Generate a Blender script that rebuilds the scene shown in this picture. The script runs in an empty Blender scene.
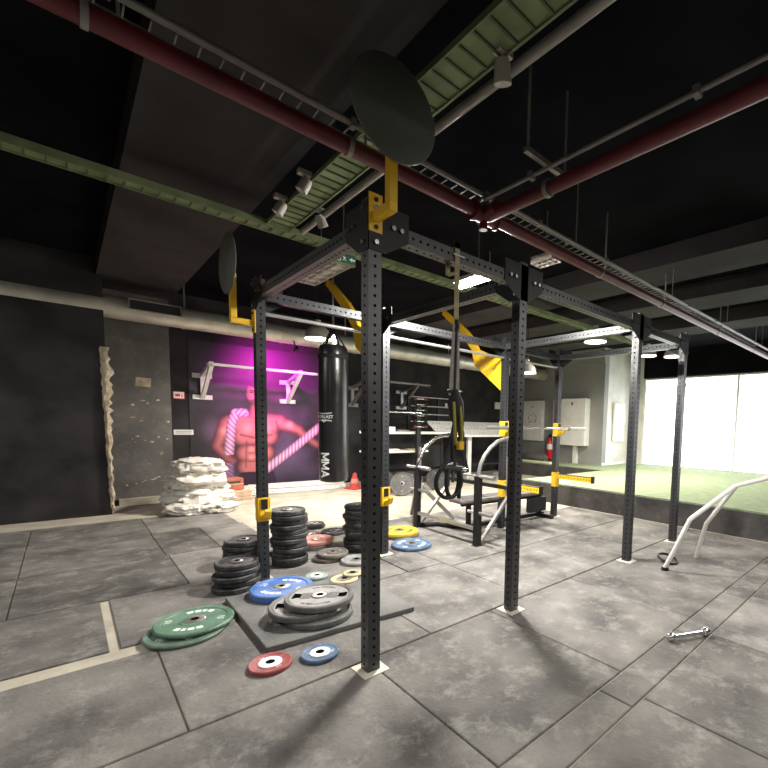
import bpy, math, random
from mathutils import Vector, Matrix, noise
random.seed(7)
PI = math.pi
sc = bpy.context.scene
col = sc.collection

# ------------------------------------------------------------------ materials
def mat(name, color, rough=.6, metal=0., emit=None, strength=0., var=0., scale=6., bump=0., bscale=60., color2=None, dust=0., dustcol=(.55,.52,.46), spec=.5, vcol=False, contrast=(.35,.65)):
    m = bpy.data.materials.new(name); m.use_nodes = True
    nt = m.node_tree; N = nt.nodes; L = nt.links
    b = N['Principled BSDF']
    b.inputs['Roughness'].default_value = rough
    b.inputs['Metallic'].default_value = metal
    b.inputs['Specular IOR Level'].default_value = spec
    c = (*color, 1)
    b.inputs['Base Color'].default_value = c
    last = None
    tc = N.new('ShaderNodeTexCoord'); src = tc.outputs['Object']
    if vcol:
        a = N.new('ShaderNodeVertexColor'); a.layer_name = 'Col'; last = a.outputs['Color']
    if var or color2:
        n = N.new('ShaderNodeTexNoise'); n.inputs['Scale'].default_value = scale; n.inputs['Detail'].default_value = 6
        L.new(src, n.inputs['Vector'])
        r = N.new('ShaderNodeValToRGB'); e = r.color_ramp.elements
        e[0].position, e[1].position = contrast
        c2 = color2 or tuple(min(1, x*(1+var)) for x in color); c1 = color if color2 else tuple(x*(1-var) for x in color)
        e[0].color = (*c1, 1); e[1].color = (*c2, 1)
        L.new(n.outputs['Fac'], r.inputs['Fac'])
        if last is not None:
            mx = N.new('ShaderNodeMix'); mx.data_type = 'RGBA'; mx.blend_type = 'MULTIPLY'; mx.inputs[0].default_value = 1
            L.new(last, mx.inputs[6]); L.new(r.outputs['Color'], mx.inputs[7]); last = mx.outputs[2]
        else: last = r.outputs['Color']
    if dust:
        n = N.new('ShaderNodeTexNoise'); n.inputs['Scale'].default_value = scale*2.7; n.inputs['Detail'].default_value = 9; n.inputs['Roughness'].default_value = .75
        L.new(src, n.inputs['Vector'])
        r = N.new('ShaderNodeValToRGB'); r.color_ramp.elements[0].position = .5; r.color_ramp.elements[1].position = .75
        L.new(n.outputs['Fac'], r.inputs['Fac'])
        ml = N.new('ShaderNodeMath'); ml.operation = 'MULTIPLY'; ml.inputs[1].default_value = dust; L.new(r.outputs['Color'], ml.inputs[0])
        mx = N.new('ShaderNodeMix'); mx.data_type = 'RGBA'
        L.new(ml.outputs[0], mx.inputs[0])
        if last is not None: L.new(last, mx.inputs[6])
        else: mx.inputs[6].default_value = c
        mx.inputs[7].default_value = (*dustcol, 1); last = mx.outputs[2]
    if last is not None: L.new(last, b.inputs['Base Color'])
    if bump:
        n = N.new('ShaderNodeTexNoise'); n.inputs['Scale'].default_value = bscale; n.inputs['Detail'].default_value = 5
        L.new(src, n.inputs['Vector'])
        bp = N.new('ShaderNodeBump'); bp.inputs['Strength'].default_value = bump; bp.inputs['Distance'].default_value = .01
        L.new(n.outputs['Fac'], bp.inputs['Height']); L.new(bp.outputs['Normal'], b.inputs['Normal'])
    if emit:
        b.inputs['Emission Color'].default_value = (*emit, 1); b.inputs['Emission Strength'].default_value = strength
    return m
M = {}
M['rig'] = mat('rig_powder_coat', (.021,.0215,.024), .36, 0.0, bump=.15, bscale=300, dust=.2, dustcol=(.07,.07,.07), scale=5, spec=.7)
M['black'] = mat('black_steel', (.009,.009,.010), .5, dust=.15, dustcol=(.05,.05,.05), spec=.35)
M['dark'] = mat('bore_shade', (.004,.004,.004), .9)  # near-black lining of holes and slots; in plate bores it paints the shade
M['chrome'] = mat('chrome', (.72,.72,.72), .22, 1)
M['steel'] = mat('brushed_steel', (.5,.5,.49), .35, .8, dust=.2)
M['galv'] = mat('galvanised_duct', (.60,.57,.50), .42, .55, var=.18, scale=3, bump=.1, bscale=20)
M['gyel'] = mat('yellow_paint', (.80,.48,.02), .42, dust=.15, dustcol=(.4,.25,.04))
M['rubber'] = mat('black_rubber', (.028,.028,.03), .55, dust=.7, dustcol=(.20,.195,.19), scale=6, bump=.2, bscale=120)
M['grip'] = mat('grey_rubber', (.11,.11,.107), .5, var=.2, scale=9, dust=.4, dustcol=(.33,.32,.30), bump=.15, bscale=120)
M['gripface'] = mat('pale_grey_face', (.25,.245,.24), .45, var=.15, scale=14, dust=.4)
M['hub'] = mat('hub_steel', (.5,.49,.46), .3, .8, dust=.3)
M['green'] = mat('green_rubber', (.09,.185,.12), .5, var=.2, scale=8, dust=.55, dustcol=(.33,.42,.34), bump=.1)
M['greenb'] = mat('dusty_green_rubber', (.10,.155,.115), .6, var=.2, scale=8, dust=.6, dustcol=(.28,.33,.28), bump=.1)
M['blue'] = mat('blue_rubber', (.055,.145,.40), .45, var=.25, scale=7, dust=.55, dustcol=(.30,.38,.52), bump=.1)
M['navy'] = mat('dusty_blue_rubber', (.07,.12,.21), .5, var=.25, scale=9, dust=.6, dustcol=(.28,.34,.42), bump=.1)
M['red'] = mat('red_rubber', (.28,.06,.06), .5, var=.2, scale=9, dust=.5, dustcol=(.5,.27,.26), bump=.1)
M['pink'] = mat('faded_red_rubber', (.62,.24,.20), .55, var=.2, scale=9, dust=.5, dustcol=(.7,.5,.45))
M['yel'] = mat('yellow_rubber', (.62,.42,.03), .5, var=.2, scale=8, dust=.5, dustcol=(.6,.5,.22))
M['tan'] = mat('tan_rubber', (.52,.45,.26), .6, var=.15, scale=9, dust=.5)
M['browngrey'] = mat('dusty_brown_iron', (.13,.115,.10), .6, var=.2, scale=9, dust=.55, dustcol=(.34,.31,.27))
M['sage'] = mat('sage_rubber', (.22,.28,.24), .6, var=.2, scale=9, dust=.5)
M['white'] = mat('white_paint', (.78,.77,.74), .5, var=.05, scale=5)
M['ink'] = mat('white_print', (.85,.86,.84), .55)
M['inkdark'] = mat('dark_print', (.05,.05,.05), .55)
M['mat'] = mat('rubber_mat', (.50,.475,.465), .82, color2=(1.20,1.15,1.08), scale=2.1, dust=.75, dustcol=(.36,.345,.31), vcol=True, bump=.6, bscale=38, contrast=(.36,.64), spec=.4)
M['pad'] = mat('rubber_pad', (.10,.098,.095), .78, color2=(.19,.185,.175), scale=3.2, dust=.25, dustcol=(.3,.29,.27), bump=.5, bscale=60)
M['concrete'] = mat('dusty_concrete', (.36,.325,.26), .85, color2=(.52,.475,.385), scale=3.5, bump=.4, bscale=25, dust=.3, dustcol=(.25,.22,.18))
M['wallblack'] = mat('black_wall', (.036,.034,.036), .8, spec=.15, var=.35, scale=2.0, bump=.2, bscale=15)
M['wallworn'] = mat('worn_dark_wall', (.085,.080,.077), .75, color2=(.17,.16,.15), scale=1.8, dust=.35, dustcol=(.36,.34,.31), bump=.5, bscale=12, contrast=(.35,.7))
M['plat'] = mat('scuffed_black_upstand', (.030,.028,.028), .7, color2=(.07,.065,.062), scale=2.5, dust=.35, dustcol=(.22,.20,.19), bump=.3, bscale=12)
M['wallgrey'] = mat('grey_wall', (.28,.28,.275), .7, var=.1, scale=1.2)
M['wallpale'] = mat('pale_worn_wall', (.55,.53,.48), .5, color2=(.74,.72,.66), scale=1.6, bump=.1)
M['ceil'] = mat('black_ceiling', (.007,.007,.009), .95, var=.3, scale=2, spec=.03)
M['soffit'] = mat('dark_soffit', (.045,.041,.041), .9, var=.2, scale=1.5, spec=.08)
M['redpipe'] = mat('red_pipe', (.115,.010,.015), .42, var=.25, scale=6)
M['greypipe'] = mat('grey_conduit', (.27,.25,.225), .45, .2, var=.15)
M['tray'] = mat('green_tray', (.20,.245,.12), .6, var=.22, scale=6, spec=.2)
M['traydk'] = mat('tray_rung', (.08,.10,.05), .7)
M['pendant'] = mat('pendant_shade', (.55,.50,.45), .5, .1)
M['turf'] = mat('green_turf', (.22,.285,.15), .95, color2=(.29,.345,.21), scale=8, bump=.6, bscale=180)
M['stone'] = mat('crumbled_render', (.36,.28,.19), .9, color2=(.66,.57,.43), scale=9, bump=.8, bscale=30, dust=.4, dustcol=(.25,.2,.15))
M['fabric'] = mat('white_sackcloth', (.52,.48,.43), .9, color2=(.68,.65,.60), scale=5, bump=.6, bscale=40)
M['redbox'] = mat('red_box_card', (.45,.13,.08), .7, var=.2, scale=10)
M['slab'] = mat('tan_slab', (.58,.42,.30), .85, var=.2, scale=9, bump=.4)
M['bag'] = mat('black_vinyl', (.014,.014,.015), .28, var=.3, scale=3, bump=.35, bscale=9, spec=.8)
M['strap'] = mat('beige_webbing', (.34,.29,.16), .8, var=.2, scale=30)
M['strapgrey'] = mat('grey_webbing', (.30,.27,.25), .8, var=.15, scale=30)
M['strapyel'] = mat('yellow_webbing', (.30,.26,.04), .8)
M['nylon'] = mat('black_nylon', (.012,.012,.012), .7)
M['foam'] = mat('foam_grip', (.05,.05,.05), .8)
M['padvinyl'] = mat('bench_vinyl', (.12,.11,.11), .4, dust=.4, dustcol=(.4,.38,.35))
M['disc'] = mat('target_disc', (.10,.105,.085), .6, var=.08, scale=4)
M['redgloss'] = mat('red_gloss', (.6,.02,.03), .3)
M['orange'] = mat('cone_orange', (.48,.05,.035), .5)
M['lamp'] = mat('lamp_glow', (1,1,1), .5, emit=(1,.97,.90), strength=14)
M['lampflood'] = mat('flood_glow', (1,1,1), .5, emit=(1,.97,.92), strength=150)
M['pane'] = mat('daylit_frosted_glass', (.9,.9,.92), .4, emit=(.93,.97,1.), strength=1.9)
M['exit'] = mat('exit_green', (.02,.10,.05), .5)
M['mural'] = mat('mural_print', (1,1,1), .55, vcol=True)
M['rope_white'] = mat('pale_tube', (.75,.73,.70), .4)
M['gun'] = mat('gunmetal_tube', (.30,.29,.28), .3, .6)
M['sacktie'] = M['fabric']

# ------------------------------------------------------------------ mesh builder
def frame(d):
    d = Vector(d).normalized()
    up = Vector((0,0,1)) if abs(d.z) < .95 else Vector((0,1,0))
    a = up.cross(d).normalized(); b = d.cross(a)
    return a, b, d
class MB:
    def __init__(s): s.v=[]; s.f=[]; s.m=[]; s.sm=[]; s.c=None
    def add(s, vs, fs, mi=0, smooth=False):
        k=len(s.v); s.v += [Vector(v) for v in vs]
        for f in fs: s.f.append([i+k for i in f]); s.m.append(mi); s.sm.append(smooth)
        return s
    def box(s, c, size, rz=0, mi=0, rot=None, taper=1.0):
        R = rot if rot is not None else Matrix.Rotation(rz,3,'Z')
        h=[x/2 for x in size]; c=Vector(c)
        vs=[c+R@Vector((sx*h[0]*(taper if sz>0 else 1), sy*h[1]*(taper if sz>0 else 1), sz*h[2])) for sz in(-1,1) for sx,sy in((-1,-1),(1,-1),(1,1),(-1,1))]
        return s.add(vs,[(3,2,1,0),(4,5,6,7),(0,1,5,4),(1,2,6,5),(2,3,7,6),(3,0,4,7)],mi)
    def bbox(s, lo, hi, mi=0):
        return s.box([(a+b)/2 for a,b in zip(lo,hi)],[b-a for a,b in zip(lo,hi)],mi=mi)
    def cyl(s, p0, p1, r0, r1=None, n=16, mi=0, caps=True, smooth=True):
        r1 = r0 if r1 is None else r1; p0=Vector(p0); p1=Vector(p1)
        a,b,d=frame(p1-p0); vs=[]
        for p,r in((p0,r0),(p1,r1)):
            for i in range(n): t=2*PI*i/n; vs.append(p+a*r*math.cos(t)+b*r*math.sin(t))
        s.add(vs,[(i,(i+1)%n,n+(i+1)%n,n+i) for i in range(n)],mi,smooth)
        if caps: s.add(vs,[tuple(range(n-1,-1,-1)),tuple(range(n,2*n))],mi)
        return s
    def bar(s, p0, p1, w, h, mi=0):      # rectangular bar
        p0=Vector(p0); p1=Vector(p1); a,b,d=frame(p1-p0)
        vs=[p+a*(sx*w/2)+b*(sy*h/2) for p in(p0,p1) for sx,sy in((-1,-1),(1,-1),(1,1),(-1,1))]
        return s.add(vs,[(3,2,1,0),(4,5,6,7),(0,1,5,4),(1,2,6,5),(2,3,7,6),(3,0,4,7)],mi)
    def lathe(s, prof, n=32, mi=0, smooth=True, c=(0,0,0), ax=None, closed=False):
        c=Vector(c); a,b,d = frame(ax) if ax else (Vector((1,0,0)),Vector((0,1,0)),Vector((0,0,1)))
        vs=[c+a*(r*math.cos(2*PI*i/n))+b*(r*math.sin(2*PI*i/n))+d*z for r,z in prof for i in range(n)]
        fs=[]; m=len(prof)
        for j in range(m if closed else m-1):
            j2=(j+1)%m
            for i in range(n): k=(i+1)%n; fs.append((j*n+i,j*n+k,j2*n+k,j2*n+i))
        return s.add(vs,fs,mi,smooth)
    def tube(s, pts, r, n=10, mi=0, flat=None, closed=False):
        pts=[Vector(p) for p in pts]; m=len(pts); vs=[]; pa=None
        for k,p in enumerate(pts):
            if closed: d=pts[(k+1)%m]-pts[k-1]
            else: d=(pts[min(k+1,m-1)]-pts[max(k-1,0)])
            a,b,d=frame(d)
            if pa is not None:
                a=(pa-d*pa.dot(d)).normalized(); b=d.cross(a)
            pa=a
            rr=r[k] if isinstance(r,(list,tuple)) else r
            for i in range(n):
                t=2*PI*i/n; vs.append(p+a*rr*math.cos(t)*(flat or 1)+b*rr*math.sin(t))
        fs=[(j*n+i,j*n+(i+1)%n,((j+1)%m)*n+(i+1)%n,((j+1)%m)*n+i) for j in range(m if closed else m-1) for i in range(n)]
        s.add(vs,fs,mi,True)
        if not closed: s.add(vs,[tuple(range(n-1,-1,-1)),tuple(range((m-1)*n,m*n))],mi)
        return s
    def prism(s, poly, ax0, ax1, org, th, mi=0):   # polygon in plane (ax0,ax1) extruded along the normal
        ax0=Vector(ax0); ax1=Vector(ax1); nn=ax0.cross(ax1).normalized(); org=Vector(org); n=len(poly)
        vs=[org+ax0*x+ax1*y+nn*t for t in(-th/2,th/2) for x,y in poly]
        return s.add(vs,[tuple(range(n-1,-1,-1)),tuple(range(n,2*n))]+[(i,(i+1)%n,n+(i+1)%n,n+i) for i in range(n)],mi)
    def build(s, name, material, parent=None, org=None, bevel=0, world=True):
        me=bpy.data.meshes.new(name)
        o=Vector((0,0,0))
        if parent is not None:
            q=parent
            if world:
                while q is not None: o+=q.location; q=q.parent
        elif org is not None: o=Vector(org)
        me.from_pydata([tuple(v-o) for v in s.v],[],s.f)
        ms = material if isinstance(material,(list,tuple)) else [material]
        for m in ms: me.materials.append(m)
        for p,mi,sm in zip(me.polygons,s.m,s.sm): p.material_index=mi; p.use_smooth=sm
        me.update(); me.set_sharp_from_angle(angle=.6)
        ob=bpy.data.objects.new(name,me); col.objects.link(ob)
        if parent is not None: ob.parent=parent
        elif org is not None: ob.location=o
        if bevel:
            b=ob.modifiers.new('bevel','BEVEL'); b.width=bevel; b.segments=2; b.limit_method='ANGLE'; b.angle_limit=.8
        return ob
def tag(o, label=None, cat=None, group=None, kind=None):
    if label: o['label']=label
    if cat: o['category']=cat
    if group: o['group']=group
    if kind: o['kind']=kind
    return o
def empty(name, loc, label, cat, group=None):
    o=bpy.data.objects.new(name,None); col.objects.link(o); o.location=loc; o.empty_display_size=.1
    return tag(o,label,cat,group)
def kids(o): return [c for c in bpy.data.objects if c.parent is o]
def copy_tree(o, parent=None):
    ch=kids(o); c=o.copy(); col.objects.link(c)
    if parent is not None: c.parent=parent
    for k in ch: copy_tree(k,c)
    return c
def struct(ob): ob['kind']='structure'; return ob
def text_mesh(body, size, depth=.0015, bold=0):
    cu=bpy.data.curves.new('lettering','FONT'); cu.body=body; cu.size=size; cu.extrude=depth; cu.align_x='CENTER'; cu.align_y='CENTER'; cu.offset=bold; cu.resolution_u=3
    t=bpy.data.objects.new('lettering',cu); col.objects.link(t)
    bpy.context.view_layer.update()
    me=bpy.data.meshes.new_from_object(t.evaluated_get(bpy.context.evaluated_depsgraph_get()))
    bpy.data.objects.remove(t); bpy.data.curves.remove(cu)
    return [Vector(v.co) for v in me.vertices],[tuple(p.vertices) for p in me.polygons]

# ------------------------------------------------------------------ camera
cd=bpy.data.cameras.new('camera'); cam=bpy.data.objects.new('camera',cd); col.objects.link(cam); sc.camera=cam
r=Vector((0.7088027710,-0.7049817398,0.0244822052)); u=Vector((0.0373664756,0.0721815330,0.9966913127)); w=Vector((0.7044163387,0.7055427506,-0.0775051536))
mw=Matrix(((r.x,u.x,-w.x,-1.16857),(r.y,u.y,-w.y,-2.10270),(r.z,u.z,-w.z,1.39024),(0,0,0,1)))
cam.matrix_world=mw
cd.sensor_width=36; cd.sensor_fit='HORIZONTAL'; cd.lens=428.314/768*36
cd.shift_x=-108.454/768; cd.shift_y=73.754/768; cd.clip_end=100; cd.clip_start=.02

# ------------------------------------------------------------------ the setting
XL,XR,YN,YB,ZC = -5.0,9.1,-5.5,7.1,3.5
FZ=-.012
f=struct(MB().bbox((XL,YN,FZ-.2),(11.2,YB,FZ)).build('floor',M['concrete']))
# rubber matting laid in metre squares
mm=MB(); tones=[]
def mtile(x0,y0,x1,y1,tone=None):
    g=.003; t=tone if tone else random.choice([.13,.15,.17,.19,.21])
    z0,z1=FZ,0.; b=.004
    x0+=g;y0+=g;x1-=g;y1-=g
    n=6
    vs=[(x0,y0,z0),(x1,y0,z0),(x1,y1,z0),(x0,y1,z0),(x0,y0,z1-b),(x1,y0,z1-b),(x1,y1,z1-b),(x0,y1,z1-b),(x0+b,y0+b,z1),(x1-b,y0+b,z1),(x1-b,y1-b,z1),(x0+b,y1-b,z1)]
    mm.add(vs,[(0,1,5,4),(1,2,6,5),(2,3,7,6),(3,0,4,7),(4,5,9,8),(5,6,10,9),(6,7,11,10),(7,4,8,11),(8,9,10,11)])
    tones.extend([t]*9)
def row(y0,y1,xs,tn=None):
    for i in range(len(xs)-1): mtile(xs[i],y0,xs[i+1],y1,tn[i] if tn else None)
row(-5.3,-4.19,[-4.5,-3.4,-2.3,-1.2,-.1,.9,1.9,2.9,3.9,5.0])
row(-4.19,-3.19,[-4.5,-3.4,-2.3,-1.2,-.1,.9,1.9,2.9,3.9,5.0])
row(-3.19,-2.19,[-4.5,-3.4,-2.3,-1.2,-.1,.9,1.9,2.9,3.9,5.0])
row(-2.19,-1.18,[-4.5,-3.4,-2.3,-1.2,-.1,.9,1.9,2.9,3.9,5.0])
row(-1.175,-.985,[-4.5,-3.4,-2.3,-1.2,-.2,.79,1.79,2.79,3.79,5.0],[.15,.16,.15,.16,.16,.13,.18,.15,.16,.16])
row(-.98,.095,[-3.5,-2.4,-1.12,.03,1.035,2.07,3.12,4.16,5.0],[.15,.15,.175,.135,.17,.15,.17,.16])
row(.105,1.06,[-3.0,-2.0,-.83],[.15,.165])
row(.105,1.19,[-.83,.50,1.46],[.17,.18])
row(.105,1.06,[1.46,2.55,3.55,5.0],[.17,.15,.17])
row(1.20,2.14,[-3.0,-2.05,-1.03],[.14,.15])
row(1.20,2.14,[-.985,.04,1.05],[.17,.2])
row(1.20,2.14,[1.06,1.46],[.19])
row(1.07,2.14,[1.46,2.55,3.55,5.0],[.18,.16,.18])
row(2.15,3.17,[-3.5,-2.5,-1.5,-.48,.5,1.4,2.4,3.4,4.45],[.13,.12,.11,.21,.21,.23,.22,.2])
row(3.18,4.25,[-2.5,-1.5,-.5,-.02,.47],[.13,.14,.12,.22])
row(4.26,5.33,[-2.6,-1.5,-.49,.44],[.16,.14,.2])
mo=mm.build('floor',M['mat']); struct(mo)
ca=mo.data.color_attributes.new('Col','FLOAT_COLOR','CORNER')
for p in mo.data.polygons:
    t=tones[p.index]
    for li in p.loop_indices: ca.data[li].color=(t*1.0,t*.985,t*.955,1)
# taped pale joints on the matting are bare concrete gaps between the squares

def bumpy_wall(name, lo, hi, m): return struct(MB().bbox(lo,hi).build(name,m))
bumpy_wall('wall_back',(XL,YB,FZ),(XR+.2,YB+.2,ZC),M['wallblack'])
bumpy_wall('wall_left',(XL-.2,YN,FZ),(XL,YB,ZC),M['wallblack'])
bumpy_wall('wall_front',(XL,YN-.2,FZ),(11.2,YN,ZC),M['wallblack'])
bumpy_wall('wall_right',(XR,4.0,FZ),(XR+.2,YB,ZC),M['wallgrey'])
bumpy_wall('wall_corner',(XR+.2,4.0,FZ),(10.8,4.2,ZC),M['wallpale'])
# shallow cornice step along the grey wall
struct(MB().bbox((XR-.05,4.0,3.08),(XR,YB,3.5)).build('trim_1',M['wallgrey']))
# window wall on the far right: header, side piers, glass
bumpy_wall('wall_window',(10.6,3.62,FZ),(10.8,4.0,ZC),M['wallpale'])
bumpy_wall('wall_window',(10.6,YN,FZ),(10.8,-3.6,ZC),M['wallpale'])
bumpy_wall('wall_header',(10.4,-3.6,2.78),(10.8,3.55,ZC),M['ceil'])
win=struct(MB().bbox((10.66,-3.6,.33),(10.69,3.62,2.78)).build('window_1',M['pane']))
wf=MB()
wf.bbox((10.6,-3.6,.33),(10.72,3.62,.38)); wf.bbox((10.6,-3.6,2.74),(10.72,3.62,2.78))
for y in(-3.58,-1.2,1.2,3.6): wf.bbox((10.62,y-.025,.33),(10.71,y+.025,2.78))
wf.build('window_frame',M['white'],win,world=True)
# grey lettering marks high on the glass
wl=MB(); rr=random.Random(3)
for k in range(26):
    y=3.35-k*.035; z=2.52+.05*math.sin(k*1.3)
    wl.bbox((10.655,y-.010,z-.03-.03*rr.random()),(10.66,y+.010,z+.03+.02*rr.random()))
for k in range(16):
    y=3.40-k*.06; wl.bbox((10.655,y-.018,2.33),(10.66,y+.018,2.345))
wl.build('window_lettering',mat('faint_grey_print',(.35,.36,.38),.6),win,world=True)
# left side: worn slab wall and the dark pier in front with the broken render edge
sw=MB().bbox((-.86,6.72,FZ),(.09,YB,ZC)); rr=random.Random(11)
for k in range(30):   # lumps of pale filler and glue left on the slab
    cx=rr.uniform(-.55,.06); cz=rr.choice([.32,.36,.75,1.0,1.32,1.36,1.02,.6,1.6]) + rr.uniform(-.05,.05); w_=rr.uniform(.010,.036); h_=rr.uniform(.006,.02); n=9
    vs=[(cx+w_*math.cos(2*PI*i/n)*rr.uniform(.6,1.2),6.716,cz+h_*math.sin(2*PI*i/n)*rr.uniform(.6,1.2)) for i in range(n)]+[(cx,6.708,cz)]
    sw.add(vs,[((i+1)%n,i,n) for i in range(n)][::1],1)
sw.add([(-.36,6.715,1.86),(-.17,6.715,1.85),(-.16,6.715,1.99),(-.35,6.715,2.0)],[(0,1,2,3)],1)
struct(sw.build('wall_slab',[M['wallworn'],M['stone']]))
struct(MB().bbox((-.62,6.60,FZ),(.0,6.72,.085)).build('baseboard_left',M['concrete']))
bumpy_wall('wall_pier',(-3.2,5.92,FZ),(-.74,YB,ZC),M['wallblack'])
st=MB(); rr=random.Random(5)
nz=44; prev=None; vs=[]; 
for j in range(nz+1):
    z=.08+ (2.32-.08)*j/nz
    wdt=.022+.030*max(0,(z-.9)/1.4)+rr.uniform(-.010,.024)*(1 if z>.9 else .4)
    for k in range(6):
        a=k/5; vs.append((-.80+wdt*2*a+rr.uniform(-.008,.008)+.045*(1-z/2.3), 5.915-.03*math.sin(a*PI)-rr.uniform(0,.028), z))
fs=[(j*6+k,j*6+k+1,(j+1)*6+k+1,(j+1)*6+k) for j in range(nz) for k in range(5)]
st.add(vs,fs); k0=len(vs)
bk=[(v[0],5.93,v[2]) for v in vs]; st.add(bk,[tuple(reversed(f)) for f in fs])
for j in range(nz):
    for k in(0,5): q=(j*6+k,(j+1)*6+k,(j+1)*6+k+k0,j*6+k+k0); st.f.append(list(q)); st.m.append(0); st.sm.append(False)
struct(st.build('trim_2',M['stone']))
# ceiling and its shallow soffit bands
struct(MB().bbox((XL,YN,ZC),(11.2,YB+.2,ZC+.2)).build('ceiling',M['ceil']))
for i,(x0,x1) in enumerate(((-4.2,-3.3),(-.80,.12),(3.82,4.5),(5.35,6.05),(7.1,7.8))):
    struct(MB().bbox((x0,-.9 if x0>3 else YN,3.28),(x1,YB,ZC)).build('ceiling',M['soffit']))
# turf platform with its black upstand
pf=MB(); pf.bbox((5.08,YN,FZ),(10.6,3.35,.33)); pf.bbox((8.05,3.35,FZ),(9.1,6.75,.33)); pf.bbox((9.1,3.35,FZ),(10.6,4.0,.33))
struct(pf.build('floor_platform',M['plat']))
tf=MB(); tf.bbox((5.12,YN,.33),(10.6,3.31,.35)); tf.bbox((8.09,3.31,.33),(9.1,6.71,.35)); tf.bbox((9.1,3.31,.33),(10.6,4.0,.35))
tag(tf.build('artificial_turf',M['turf']),'pale green artificial turf covering the raised platform','turf',kind='stuff')
struct(MB().bbox((9.1,3.985,.35),(10.6,4.0,.42)).build('baseboard_right',M['white']))

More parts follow.
